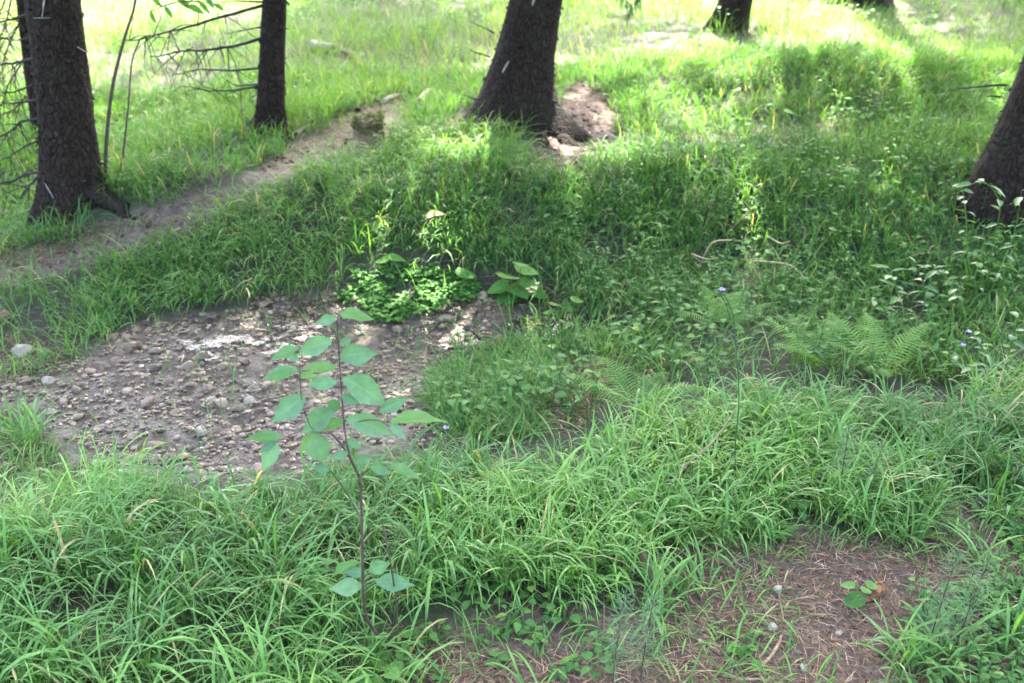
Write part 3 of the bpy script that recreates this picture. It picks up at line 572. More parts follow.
def tall_grass(n_tuft):
    x, y = wedge(n_tuft, 1.3, 4.6, 1.5); ok = soft(TALL, x, y, .16, 21) | ((x > 1.45 * y / 2 + .25) & (y < 3.2) & (rng.random(n_tuft) < .75)) | (soft(TALL, x, y, .55, 60) & (rng.random(n_tuft) < .14) & ~inpoly(SEEP, x, y))
    for h_ in HOLES: ok &= ~soft(h_, x, y, .1)
    ok &= (vnoise(x * 3.3 + 5, y * 3.3) > .16)
    x, y = x[ok], y[ok]; ns = rng.integers(3, 12, len(x)); ti = np.repeat(np.arange(len(x)), ns)
    sc = (.52 + .42 * vnoise(x * 1.7 + 30, y * 1.7))[ti]; tr = (vnoise(x * 2.2 + 3, y * 2.2 + 8))[ti]
    sx = x[ti] + rng.normal(0, .028, len(ti)); sy = y[ti] + rng.normal(0, .028, len(ti))
    nb = 3; li = np.repeat(np.arange(len(ti)), nb); N = len(li); lev = np.tile(np.arange(nb), len(ti))
    saz = U(0, 6.28, len(ti)); lean = U(.0, .30, len(ti)); ch = (U(.03, .13, len(ti)) * sc)
    hfrac = (lev + U(-.2, .2, N)) / nb * ch[li] * 1.2; hfrac = np.maximum(hfrac, 0)
    bx = sx[li] + np.cos(saz[li]) * lean[li] * hfrac; by = sy[li] + np.sin(saz[li]) * lean[li] * hfrac; bz = zat(bx, by) + hfrac - .006
    flow = np.arctan2(-.6 + 0 * bx, .55) + 2.2 * (vnoise(bx * 1.3, by * 1.3) - .5)
    az = np.where(rng.random(N) < .45, flow + rng.normal(0, .7, N), U(0, 6.28, N))
    L = U(.07, .23, N) * sc[li] * (1 + .15 * lev); r_ = np.clip(.75 * sstep(.2, .85, tr[li]) + .28 * rng.random(N) - .05 + .08 * rng.normal(0, 1, N), 0, .93); r_ = np.where(rng.random(N) < .025, 1., r_)
    mb = MB(); blades(mb, np.stack([bx, by, bz], 1), az, U(.95, 1.45, N), L, (.0026 + .0046 * rng.random(N)) * (.6 + .7 * rng.random(len(x))[ti][li]), U(.6, 2.5, N), 6, U(-.7, .7, N), r_)
    # the culms
    M = len(ti); k = rng.random(M) < .6; blades(mb, np.stack([sx, sy, zat(sx, sy) - .006], 1)[k], saz[k], 1.57 - lean[k], ch[k] + .02, np.full(k.sum(), .0035), U(0, .2, k.sum()), 3, None, np.clip(tr[k] * .6, 0, .9))
    return mb
tag(tall_grass(6600).build('grass', G_TALL), 'tall arching broad-bladed grass filling the foreground', 'grass', kind='stuff')

CRESS_ = poly((335, 305), (350, 262), (420, 256), (475, 272), (484, 300), (440, 316), (390, 328))
GAPS = [poly((486, 306), (480, 270), (500, 262), (545, 268), (560, 300), (590, 325), (520, 330)), poly((452, 300), (455, 275), (480, 272), (486, 300)), poly((-10, 385), (-10, 340), (20, 335), (60, 345), (60, 372)), poly((372, 276), (376, 258), (404, 256), (406, 276)), poly((350, 160), (356, 125), (384, 122), (388, 158)), poly((685, 285), (695, 250), (745, 238), (815, 262), (815, 292))]
GAPS += [poly((80, 228), (84, 196), (112, 196), (148, 214), (140, 232)), poly((30, 232), (40, 212), (64, 212), (60, 236))]
GAPS += [CRESS_, poly((780, 395), (775, 335), (830, 325), (920, 340), (925, 400), (850, 408)), poly((595, 420), (600, 375), (650, 372), (665, 415)), poly((875, 305), (900, 282), (945, 300), (935, 335), (890, 338)), poly((568, 258), (600, 246), (625, 270), (590, 288)), poly((312, 288), (322, 262), (352, 262), (348, 290)), poly((650, 330), (700, 318), (740, 335), (700, 352)), poly((215, 292), (225, 276), (250, 276), (246, 296))]
GAPK = [.15, .1, .25, .35, .2, .35, .12, .3, .08, .8, .7, .3, .35, .2, .35, .25]
FMIX = TALL
AVOID = [(SEEP, .12), (BARE, .18), (TRAIL, .15), (ROOTS, .14)]
def fine_grass(n, y0, y1, L0, L1, W0, W1, K, el=(1.0, 1.45), curl=(.5, 1.9), keep=.0, flowdir=-1.57, flow=.5, region=None, avoid=True, seed=0., clump=.3, scale=1.6):
    x, y = wedge(n, y0, y1, 1.5); ok = tree_clear(x, y)
    if avoid:
        for P, w in AVOID: ok &= ~soft(P, x, y, w, 31) | (rng.random(n) < keep)
        for P, kq in zip(GAPS, GAPK): ok &= ~soft(P, x, y, .06) | (rng.random(n) < kq)
        ok &= ~soft(MOSSY, x, y, .2, 6) | (rng.random(n) < .6)
        ok &= ~(soft(ROOTS2, x, y, .08) | (soft(SCARP, x, y, .25, 8) & (rng.random(n) < .6)))
    ok &= (vnoise(x * 4 + seed, y * 4) > clump * rng.random(n) * 1.6)
    ok &= (vnoise(x * 2.1 + 71, y * 2.6 + 9) > .10 * rng.random(n)) | (y > 7)
    if region is not None: ok &= soft(region, x, y, .2, 17)
    x, y = x[ok], y[ok]
    # gather the blades into tufts
    cx = np.round(x / .07 + .5 * vnoise(x * 9, y * 9)) * .07; cy = np.round(y / .07 + .5 * vnoise(x * 9 + 4, y * 9)) * .07
    t_ = .55; x = x * (1 - t_) + cx * t_ + rng.normal(0, .006, len(x)); y = y * (1 - t_) + cy * t_ + rng.normal(0, .006, len(y)); N = len(x)
    sc = .55 + .8 * vnoise(x * scale + seed + 11, y * scale)
    tr = np.clip(.55 * vnoise(x * .9 + seed, y * .9 + 4) + .40 * rng.random(N) + .05 * rng.normal(0, 1, N), 0, .94); tr = np.where(rng.random(N) < .03, 1, tr)
    fl = flowdir + 2.0 * (vnoise(x * 1.1 + 50, y * 1.1) - .5)
    az = np.where(rng.random(N) < flow, fl + rng.normal(0, .6, N), U(0, 6.28, N))
    mb = MB(); blades(mb, np.stack([x, y, zat(x, y) - .008], 1), az, U(*el, N), U(L0, L1, N) * sc, U(W0, W1, N), U(*curl, N), K, U(-.6, .6, N), tr); return mb
BANK = poly((120, 300), (140, 240), (230, 200), (300, 180), (380, 145), (480, 130), (560, 170), (650, 160), (700, 180), (720, 300), (600, 320), (500, 300), (300, 300))
tag(fine_grass(68000, 4.0, 6.6, .13, .27, .0028, .0052, 5, (.9, 1.4), (1.0, 2.4), region=BANK, flow=.65, clump=.25).build('grass', G_FINE), 'soft dense drooping grass on the bank above the seep', 'grass', kind='stuff')
tag(fine_grass(150000, 3.3, 7.6, .08, .21, .0032, .0062, 5, seed=20, clump=.42).build('grass', G_FINE), 'mixed short grass over the shaded slope', 'grass', kind='stuff')
tag(fine_grass(205000, 5.6, 16.0, .08, .24, .0028, .0062, 3, (1.0, 1.5), (.3, 1.6), seed=40, clump=.35, flow=.3, scale=.8).build('grass', G_MEADOW), 'sunlit pale meadow grass on the far slope', 'grass', kind='stuff')
tag(fine_grass(60000, 1.4, 4.4, .07, .22, .0016, .0034, 5, (1.0, 1.5), (.2, 1.6), region=TALL, avoid=False, seed=90, clump=.8, flow=.3).build('grass', G_FINE), 'fine thin blades mixed into the foreground grass', 'grass', kind='stuff')
# thin sprinkling of short blades over bare and mossy places
def sparse(P, n, seed, L0=.03, L1=.11):
    x0, y0 = P.min(0); x1, y1 = P.max(0); x = U(x0, x1, n); y = U(y0, y1, n); ok = inpoly(P, x, y) & (vnoise(x * 4 + seed, y * 4) > .38) & (abs(x) < .6 * y + 1.3); x, y = x[ok], y[ok]; N = len(x)
    x = x + rng.normal(0, .012, N); y = y + rng.normal(0, .012, N)
    return np.stack([x, y, zat(x, y) - .004], 1)
mb = MB()
for P, n, s in ((BARE, 5200, 3), (MOSSY, 12000, 5), (LEDGE, 2500, 15), (GAPS[2], 900, 19), (SEEP, 500, 29), (LEFTMIX, 4200, 7), (SEEP, 900, 9), (TRAIL, 5500, 11), (SCARP, 900, 13)):
    q = sparse(P, n, s); N = len(q); blades(mb, q, U(0, 6.28, N), U(.5, 1.4, N), U(.03, .13, N), U(.0022, .005, N), U(.3, 1.8, N), 5, U(-.5, .5, N))
tag(mb.build('grass', G_FINE), 'scattered thin blades on the bare and mossy ground', 'grass', kind='stuff')
# moss
mb = MB()
for P, n, s in ((MOSSY, 9000, 2), (LEFTMIX, 5000, 6), (BARE, 1200, 8), (LEDGE, 5000, 1)):
    x = U(P[:, 0].min(), P[:, 0].max(), n); y = U(P[:, 1].min(), P[:, 1].max(), n); ok = inpoly(P, x, y) & (vnoise(x * 3.5 + s, y * 3.5) > .56) & (abs(x) < .6 * y + 1.3); x, y = x[ok], y[ok]; N = len(x)
    blades(mb, np.stack([x, y, zat(x, y) - .003], 1), U(0, 6.28, N), U(.4, 1.4, N), U(.010, .026, N), U(.003, .006, N), U(.2, 1.2, N), 3)
tag(mb.build('moss', MOSS), 'olive yellow moss cushions between seep and grass', 'moss', kind='stuff')
# needles and bits of litter on the bare soil and the path
mb = MB()
def litter(P, n, L0, L1, W0, W1, pad=.15):
    x = U(P[:, 0].min(), P[:, 0].max(), n); y = U(P[:, 1].min(), P[:, 1].max(), n); ok = soft(P, x, y, pad, 3) & (abs(x) < .6 * y + 1.3); x, y = x[ok], y[ok]; N = len(x)
    blades(mb, np.stack([x, y, zat(x, y) + U(.001, .007, N)], 1), U(0, 6.28, N), U(-.1, .22, N), U(L0, L1, N), U(W0, W1, N), U(-.1, .5, N), 3, U(-1, 1, N))
litter(BARE, 34000, .014, .05, .0012, .0026, .25); litter(BARE, 900, .05, .16, .0015, .0035); litter(TRAIL, 9000, .015, .07, .002, .006); litter(ROOTS, 2600, .02, .07, .003, .006); litter(SCARP, 900, .03, .09, .003, .006); litter(LEFTMIX, 4000, .02, .08, .0015, .004); litter(TALL, 9000, .02, .10, .0015, .004); litter(MOSSY, 4200, .02, .09, .0015, .004); litter(GAPS[2], 900, .02, .08, .0015, .004); litter(LEDGE, 2500, .02, .08, .002, .005); litter(TRAIL, 1100, .03, .10, .005, .012); litter(ROOTS, 500, .03, .09, .005, .014); litter(GAPS[0], 700, .02, .08, .002, .004)
tag(mb.build('needle_litter', LITTER), 'brown fallen needles and straw on the bare soil', 'litter', kind='stuff')

# ------------------------------------------------------------------ herbs and ground cover
def rosette(mb, c, n, L, Wd, h, shape, el=(.2, .7), rnd=None, droop=.3):
    az = U(0, 6.28) + np.arange(n) * 2.4 + rng.normal(0, .2, n); e = U(*el, n); st = h * U(.5, 1.1, n)
    d = np.stack([np.cos(az), np.sin(az), 0 * az], 1); b = c + d * (st * .45)[:, None]; b[:, 2] += st
    for k in range(n): 
        t = np.linspace(0, 1, 4)[:, None]; mb.grid(_ribbon(c * (1 - t) + b[k] * t + np.array([0, 0, .1 * st[k]]) * t * (1 - t), .0022), .35)
    td = d * np.cos(e)[:, None]; td[:, 2] = np.sin(e) * .6; sd_ = np.stack([-np.sin(az), np.cos(az), U(-.3, .3, n)], 1)
    leaves(mb, b, td, sd_, L * U(.7, 1.15, n), Wd * U(.8, 1.1, n), droop, shape, rnd if rnd is not None else rng.random(n))
def _ribbon(pts, w):
    pts = np.asarray(pts); side = np.array([w / 2, 0, 0]); return np.stack([pts - side, pts + side], 1)
def scatter_herbs(P, n, fn, thr=.4, seed=0., lim=.62):
    x = U(P[:, 0].min(), P[:, 0].max(), n); y = U(P[:, 1].min(), P[:, 1].max(), n); ok = inpoly(P, x, y) & (vnoise(x * 2.5 + seed, y * 2.5) > thr) & (abs(x) < lim * y + 1.3) & tree_clear(x, y)
    mb = MB()
    for a, c in zip(x[ok], y[ok]): fn(mb, np.array([a, c, float(zat(np.array(a), np.array(c))) - .004]))
    return mb
def leafy_stem(mb, c, h, n, L, Wd, shape='lance', lean=None):
    az0 = U(0, 6.28); le = U(.1, .5) if lean is None else lean; t = np.linspace(0, 1, 6); q = c + np.stack([np.cos(az0) * le * h * t ** 1.6, np.sin(az0) * le * h * t ** 1.6, h * t * (1 - .25 * le * t)], 1)
    mb.tube(q, np.linspace(.0022, .001, 6), 4, .3)
    f = np.linspace(.2, 1, n); i = np.minimum((f * 5).astype(int), 4); b = q[i] * (1 - (f * 5 - i))[:, None] + q[i + 1] * (f * 5 - i)[:, None]
    az = U(0, 6.28) + np.arange(n) * 2.2 + rng.normal(0, .3, n); e = U(-.1, .6, n); td = np.stack([np.cos(az) * np.cos(e), np.sin(az) * np.cos(e), np.sin(e)], 1)
    leaves(mb, b, td, np.stack([-np.sin(az), np.cos(az), U(-.4, .4, n)], 1), L * U(.6, 1.1, n) * (1.1 - .4 * f), Wd * U(.8, 1.1, n) * (1.1 - .4 * f), U(.1, .5, n), shape)
TANGLE = poly((600, 330), (560, 240), (640, 180), (740, 170), (900, 150), (980, 180), (1100, 250), (1100, 420), (960, 395), (860, 395), (740, 380), (640, 390))
def tangle(mb, c):
    if rng.random() < .55: leafy_stem(mb, c, U(.10, .30), rng.integers(6, 12), .055, .018)
    else: rosette(mb, c, rng.integers(4, 9), .045, .03, U(.05, .16), 'ovate')
tag(scatter_herbs(TANGLE, 620, tangle, .3, 4).build('undergrowth', HERB), 'tangled leafy undergrowth on the shaded right slope', 'undergrowth', kind='stuff')
UPPER = poly((640, 180), (660, 120), (720, 100), (820, 90), (920, 100), (960, 170), (900, 160), (740, 175))
tag(scatter_herbs(UPPER, 260, tangle, .4, 8).build('undergrowth', HERB), 'low leafy herbs on the slope below the sunlit strip', 'undergrowth', kind='stuff')
FARL = poly((80, 130), (100, 60), (140, 30), (260, 10), (500, -4), (480, 60), (400, 90), (320, 105), (290, 120), (220, 135), (130, 170))
def farherb(mb, c):
    if rng.random() < .5: rosette(mb, c, rng.integers(5, 9), .055, .034, U(.06, .22), 'ovate', (.3, .9))
    else: leafy_stem(mb, c, U(.2, .45), rng.integers(8, 14), .06, .018)
tag(scatter_herbs(FARL, 420, farherb, .38, 12, .75).build('undergrowth', BROAD), 'broad-leaved meadow herbs in the bright clearing at left', 'undergrowth', kind='stuff')
FARR = poly((560, 60), (600, 30), (690, 10), (760, 8), (820, -6), (1080, -6), (1080, 60), (900, 50), (700, 60))
tag(scatter_herbs(FARR, 260, farherb, .45, 15, .75).build('undergrowth', BROAD), 'leafy herbs around the distant trunks at the top edge', 'undergrowth', kind='stuff')
def cover(mb, c): k = U(.6, 1.25); rosette(mb, c, rng.integers(3, 7), .026 * k, .021 * k, U(.015, .05), rng.choice(['round', 'heart', 'ovate']), (-.1, .5), droop=U(.1, .4))
C1 = poly((700, 520), (760, 500), (900, 520), (1024, 470), (1100, 520), (1100, 640), (900, 600), (850, 560), (790, 545)); C2 = poly((500, 580), (600, 540), (700, 540), (700, 600), (560, 625), (480, 640))
tag(scatter_herbs(C1, 900, cover, .25, 2).build('ground_cover', HERB), 'small round-leaved plants creeping over soil at lower right', 'ground cover', kind='stuff')
tag(scatter_herbs(C2, 90, cover, .35, 3).build('ground_cover', HERB), 'small round-leaved plants below the central foreground grass', 'ground cover', kind='stuff')
C3 = poly((860, 683), (850, 640), (900, 600), (1040, 590), (1060, 700), (900, 720))
tag(scatter_herbs(C3, 260, lambda mb, c: leafy_stem(mb, c, U(.05, .14), rng.integers(5, 9), .04, .014) if rng.random() < .5 else cover(mb, c), .3, 5).build('ground_cover', HERB), 'leafy weeds around the horsetails at lower right', 'ground cover', kind='stuff')
tag(scatter_herbs(TALL, 900, lambda mb, c: leafy_stem(mb, c, U(.06, .16), rng.integers(5, 10), .045, .016) if rng.random() < .5 else rosette(mb, c, rng.integers(4, 7), .045, .032, U(.03, .09), 'heart'), .5, 33).build('undergrowth', HERB), 'leafy weeds mixed into the foreground grass', 'undergrowth', kind='stuff')
C4 = poly((380, 683), (440, 600), (560, 610), (700, 590), (820, 683))
tag(scatter_herbs(C4, 60, cover, .5, 6).build('ground_cover', HERB), 'sparse seedlings on the needle-strewn soil at bottom', 'ground cover', kind='stuff')
tag(scatter_herbs(MOSSY, 130, tangle, .4, 44).build('undergrowth', HERB), 'low weeds over the mossy ground right of the gravel', 'undergrowth', kind='stuff')
CRESS = poly((340, 300), (360, 272), (420, 268), (470, 280), (478, 298), (440, 312), (390, 325), (365, 318))
def cress(mb, c): rosette(mb, c, rng.integers(4, 8), .028, .021, U(.015, .05), 'round', (-.1, .5), droop=.15)
tag(scatter_herbs(CRESS, 260, cress, .15, 9).build('ground_cover', BROAD), 'pale green cress growing at the spring mouth', 'ground cover', kind='stuff')

# ------------------------------------------------------------------ single plants
def plant(name, c, label, cat, group=None): return thing(name, c, label, cat, group)
# the young sapling in the foreground
b0 = gp(392, 660); yS = b0[1] - .02
sap = plant('sapling', b0, 'slender young sapling with drooping grey-green leaves in front of the gravel', 'sapling')
DS = lambda y: y / math.cos(PITCH)
def spath(pts, y, jit=.0): return np.array([onplane(u, v, y + jit * math.sin(k * 1.7)) for k, (u, v) in enumerate(pts)])
def smooth_path(q, n):
    s = np.linspace(0, len(q) - 1, n); i = np.clip(s.astype(int), 0, len(q) - 2); f = (s - i)[:, None]
    p0 = q[np.maximum(i - 1, 0)]; p1 = q[i]; p2 = q[i + 1]; p3 = q[np.minimum(i + 2, len(q) - 1)]
    return .5 * (2 * p1 + (p2 - p0) * f + (2 * p0 - 5 * p1 + 4 * p2 - p3) * f * f + (3 * p1 - p0 - 3 * p2 + p3) * f ** 3)
def sstem(pts, r0, r1, y=None, name='stem', par=sap, org=b0, m=STEM, jit=.012):
    q = smooth_path(spath(pts, yS if y is None else y, jit), 24); MB().tube(q, np.linspace(r0, r1, 24), 7).build(name, m, par, org)
sstem([(392, 664), (380, 640), (366, 616), (363, 585), (362, 530), (360, 482), (352, 462), (346, 440), (343, 410), (340, 370), (337, 322)], .0042, .001)
sstem([(393, 662), (397, 630), (396, 600), (390, 560), (384, 530), (381, 520)], .0030, .001)
sstem([(354, 466), (345, 450), (334, 436), (328, 432)], .0026, .001, name='twig'); sstem([(358, 480), (365, 472), (371, 468)], .0026, .001, name='twig')
sstem([(362, 520), (348, 495), (336, 478), (330, 470)], .002, .0008, name='twig'); sstem([(366, 580), (376, 572), (389, 565)], .002, .001, name='twig')
sstem([(330, 434), (312, 428), (302, 400), (300, 372), (299, 350)], .0011, .0006, name='twig', y=yS - .06); sstem([(346, 425), (368, 420), (388, 422)], .0014, .0008, name='twig'); sstem([(302, 430), (288, 436), (276, 442)], .0013, .0008, name='twig', y=yS - .06)
SL = [((337, 318), (315, 321), 10), ((340, 316), (374, 311), 13), ((332, 340), (297, 350), 18), ((299, 348), (270, 357), 10), ((340, 358), (377, 346), 21), ((336, 368), (302, 368), 11), ((298, 369), (262, 380), 12), ((337, 382), (307, 384), 14), ((343, 378), (386, 397), 26), ((380, 412), (408, 395), 13), ((305, 396), (272, 419), 21), ((340, 402), (325, 409), 12), ((334, 411), (302, 425), 22), ((343, 421), (314, 429), 13), ((346, 419), (392, 427), 21), ((390, 423), (445, 415), 13), ((313, 434), (324, 462), 24), ((283, 436), (246, 438), 11), ((277, 441), (262, 467), 16), ((388, 467), (420, 476), 11), ((370, 466), (392, 470), 10), ((349, 452), (330, 458), 8), ((330, 470), (312, 466), 10), ((300, 360), (284, 352), 8), ((341, 395), (360, 404), 9), ((301, 410), (284, 404), 9), ((340, 345), (352, 336), 8), ((300, 378), (318, 374), 8), ((390, 424), (406, 436), 9), ((346, 440), (362, 446), 9), ((276, 442), (258, 450), 8), ((320, 430), (300, 446), 11), ((352, 462), (372, 455), 9),
      ((369, 571), (390, 562), 15), ((367, 573), (343, 570), 11), ((376, 582), (413, 580), 19), ((362, 586), (330, 587), 19), ((356, 560), (335, 574), 11)]
for k, (a, t, w) in enumerate(SL):
    y = yS - (.06 if a[0] < 320 else 0); pa = onplane(*a, y); pt = onplane(*t, y + U(-.035, .035)); L = np.linalg.norm(pt - pa)
    d = (pt - pa) / L; vd = pa - CAM; vd /= np.linalg.norm(vd); sp = np.cross(d, vd); sp /= np.linalg.norm(sp); real = max(.45 * L, w / FPX * 2.1); f = min(1, w / FPX * 2.15 / real); al = math.acos(f)
    hv = vd - d * (vd @ d); hv /= np.linalg.norm(hv); s_ = sp * math.cos(al) + hv * math.sin(al) * (1 if sp[2] < 0 else -1)
    mb = MB(); leaves(mb, pa, d, s_, L * 1.04, real, U(-.02, .24), 'serrate', [U(0, 1)], cup=U(.04, .26), wav=U(.002, .012)); mb.build('leaf', SAPL, sap, b0)

# ferns
def frond(mb, c, az, L, el, curl, wmax, rnd):
    bend_ = U(-.5, .5); drop_ = rng.random((2, 26)) < .06
    n = 26; s = np.linspace(0, 1, n); ang = el - curl * s ** 1.3; ds = L / (n - 1)
    hx = np.concatenate([[0], np.cumsum(np.cos(ang[:-1]) * ds)]); hz = np.concatenate([[0], np.cumsum(np.sin(ang[:-1]) * ds)])
    q = c + np.stack([np.cos(az) * hx - np.sin(az) * bend_ * L * s ** 2 * .5, np.sin(az) * hx + np.cos(az) * bend_ * L * s ** 2 * .5, hz], 1); mb.tube(q[::2], np.linspace(.0022, .0007, 13), 4, rnd)
    side = np.array([-math.sin(az), math.cos(az), 0]); tan = np.gradient(q, axis=0); tan /= np.linalg.norm(tan, axis=1)[:, None]
    k = np.arange(4, n); prof = np.sin(np.clip((s[k] - .1) / .9, 0, 1) ** .62 * math.pi) ** .8 * (1 - .25 * s[k]) + .04
    for sg in (-1, 1):
        d = side * sg * .93 + tan[k] * .38; d /= np.linalg.norm(d, axis=1)[:, None]; l = wmax * prof * U(.82, 1.12, len(k)) * np.where(drop_[(sg + 1) // 2][k], .35, 1)
        # pinna with lobed edge
        K = 9; t = np.linspace(0, 1, K); P = q[k][:, None] + d[:, None] * (l[:, None] * t)[..., None]; P[..., 2] -= (l[:, None] * .22) * t ** 2
        hw = (.5 * L / n * .80) * (1 - t ** 1.5 * .9) * np.where(np.arange(K) % 2, 1.12, .55); tv = tan[k][:, None] * hw[None, :, None]
        mb.grid(np.stack([P - tv, P + tv], 2), np.clip(rnd + rng.normal(0, .12, len(k)), 0, 1))
def fern(u, v, L, n, label, az0=None, spread=6.28, el=(.7, 1.1), seed=0):
    c = gp(u, v); t = plant('fern', c, label, 'fern', 'ferns in the undergrowth')
    for k in range(n):
        mb = MB(); az = U(0, 6.28) if az0 is None else az0 + spread * ((k + .5) / n - .5) + U(-.15, .15)
        frond(mb, c, az, L * U(.8, 1.1), U(*el), U(.8, 1.4), L * .30, U(.2, 1)); mb.build('frond', FERN, t, c)
fern(816, 374, .30, 5, 'fern with arching fronds left of the sunlit fern', 2.5, 3.6, (.8, 1.15))
fern(874, 378, .31, 5, 'bright sunlit fern right of the other ferns on the slope', 2.3, 5.0, (.8, 1.1))
fern(632, 410, .28, 5, 'small feathery blue-green fern beside the mossy patch', 2.0, 4.5, (.7, 1.1))
fern(722, 330, .26, 4, 'shaded fern behind the tall flower stalk', 1.6, 4.5)

# broad-leaved plants by the spring
def broadplant(u, v, specs, label, m=BROAD, shape='heart', name='broadleaf_plant'):
    c = gp(u, v); t = plant(name, c, label, 'plant')
    for (lu, lv, wpx, az) in specs:
        p = onplane(lu, lv, c[1] + U(-.06, .04)); p[2] = max(p[2], c[2] + .015); q = smooth_path(np.array([c, (c + p) / 2 + np.array([0, 0, .02]), p]), 8)
        MB().tube(q, np.linspace(.0024, .0014, 8), 5, .4).build('stalk', FERN, t, c)
        L = wpx / FPX * np.linalg.norm(p - CAM) * 1.1; d = np.array([math.cos(az), math.sin(az), -.15]); mb = MB(); leaves(mb, p - d * L * .5, d, np.array([-math.sin(az), math.cos(az), .3 * math.cos(az)]), L, L * .85, .12, shape, [U(.2, 1)], cup=.08, wav=.012); mb.build('leaf', m, t, c)
broadplant(515, 303, [(498, 288, 22, 3.4), (510, 276, 26, 1.2), (528, 270, 24, .4), (520, 290, 26, -1.0), (505, 300, 22, -2.2), (530, 284, 20, .1), (540, 294, 18, -.4), (522, 264, 18, 1.2)], 'cluster of broad bright leaves on the bank above the trickle')
broadplant(470, 288, [(467, 274, 20, .3), (461, 284, 12, 3.0)], 'single pale heart-shaped leaf over the spring mouth')
broadplant(390, 272, [(382, 260, 14, 3.0), (397, 258, 15, .3)], 'pair of rounded leaves in bank grass above the cress')
broadplant(500, 250, [(497, 243, 22, 2.9), (506, 240, 14, .2)], 'flat yellow-green leaf lying in the bank grass')
broadplant(560, 318, [(548, 312, 12, 2.5), (556, 304, 14, 1.2), (570, 308, 16, .2), (578, 300, 14, .6), (562, 316, 12, -1)], 'low clump of small leaves right of the trickle')
broadplant(862, 604, [(855, 600, 18, 3.3), (866, 590, 11, .9), (872, 585, 12, .5), (848, 585, 12, 2.2)], 'lobed leaf seedling beside the spruce cone on bare soil', HERB, 'round')
broadplant(740, 660, [(731, 657, 11, 3.0), (736, 664, 10, 4.0), (746, 662, 12, .2), (752, 659, 10, .8), (757, 664, 9, -.4)], 'small round-leaved seedling beside the curved stick', HERB, 'round')
broadplant(400, 672, [(392, 668, 20, 2.6), (405, 660, 18, 1.0), (372, 676, 18, 3.2), (384, 655, 16, 2.), (418, 664, 14, .3)], 'low rounded leaves around the foot of the sapling', HERB, 'heart')
broadplant(745, 132, [(728, 128, 14, 3.), (766, 105, 12, 2.), (790, 112, 12, .4), (742, 118, 13, 1.4), (735, 90, 12, 2.2)], 'dock leaves on the slope under the sunlit strip', BROAD, 'ovate')
broadplant(880, 128, [(865, 116, 12, 2.8), (880, 110, 16, 1.), (895, 118, 16, .2), (904, 116, 14, .6), (888, 126, 13, -.8)], 'pale broad leaves by the dark scarp left of the right trunk', BROAD, 'ovate')

# leafy bush in front of the right-hand trunk
def bush(u, v, shoots, label):
    c = gp(u, v); t = plant('leafy_shrub', c, label, 'shrub')
    for pts in shoots:
        q = smooth_path(np.array([onplane(a, b_, c[1] + .05 * k * U(-1, .4)) for k, (a, b_) in enumerate(pts)]), 14); q[0] = c if q[0][2] < c[2] else q[0]
        MB().tube(q, np.linspace(.0032, .001, 14), 5).build('stem', FERN, t, c)
        n = 15; i = np.linspace(2, 13, n).astype(int); az = U(0, 6.28) + np.arange(n) * 2.5; e = U(-.2, .5, n); mb = MB()
        leaves(mb, q[i], np.stack([np.cos(az) * np.cos(e), np.sin(az) * np.cos(e), np.sin(e)], 1), np.stack([-np.sin(az), np.cos(az), U(-.4, .4, n)], 1), U(.035, .08, n), U(.014, .032, n), U(.1, .4, n), 'ovate'); mb.build('leaves', SHRUB_LIT, t, c)
bush(985, 300, [[(980, 305), (968, 260), (966, 215), (962, 186)], [(985, 305), (992, 250), (1000, 205), (985, 182), (972, 184)], [(985, 305), (1000, 270), (1015, 230), (1022, 190)], [(975, 305), (950, 280), (930, 265)], [(990, 305), (1015, 285), (1040, 262)], [(985, 310), (975, 280), (985, 240)], [(995, 305), (1010, 255), (1040, 215)]], 'tall leafy shrub catching light in front of the right trunk')
bush(915, 330, [[(915, 332), (900, 300), (890, 268)], [(915, 332), (925, 295), (915, 262)], [(915, 332), (940, 310), (955, 290)], [(915, 332), (895, 318), (872, 300)]], 'leafy herb clump left of the tall shrub by the trunk')

bush(1000, 385, [[(1000, 386), (990, 360), (975, 335)], [(1000, 386), (1010, 350), (1018, 318)], [(1000, 386), (1030, 365), (1050, 345)], [(1000, 386), (985, 372), (955, 362)]], 'low leafy herb clump at the right edge below the violet flowers')
# slender saplings behind the left trunk
def wand(pts, r0, label, leaves_uv):
    c = gp(*pts[0]); t = plant('thin_sapling', c, label, 'sapling', 'thin saplings behind the left spruce'); q = smooth_path(np.array([c] + [onplane(u, v, c[1] + .02 * k) for k, (u, v) in enumerate(pts[1:])]), 24)
    MB().tube(q, np.linspace(r0, r0 * .45, 24), 6).build('stem', STEM, t, c)
    if leaves_uv:
        prev = q[-1]
        for (u, v, tu, tv, w) in leaves_uv:
            pa = onplane(u, v, c[1] - .05); pt = onplane(tu, tv, c[1] - .05 + U(-.06, .06)); 
            MB().tube(smooth_path(np.array([prev, (prev + pa) / 2 + np.array([0, 0, .02]), pa]), 6), .002, 4).build('twig', STEM, t, c)
            mb = MB(); leaves(mb, pa, pt - pa, np.array([.3, .5, .4]), np.linalg.norm(pt - pa), w / FPX * c[1], .2, 'ovate', [U(.3, 1)]); mb.build('leaf', BROAD, t, c); prev = pa
wand([(106, 192), (106, 150), (112, 90), (124, 40), (134, 8), (138, -20)], .011, 'taller thin leaning sapling right of the thick left trunk', [(150, -6, 162, 4, 6), (176, -2, 190, 6, 7), (186, 6, 204, 10, 7), (206, -4, 213, 5, 5), (198, 2, 210, 11, 5), (150, 12, 156, 20, 5), (164, 6, 172, 16, 5), (214, 4, 224, 9, 5)])
wand([(116, 184), (122, 160), (128, 110), (132, 62), (140, 40)], .007, 'shorter thin sapling stem beside the taller leaning one', None)

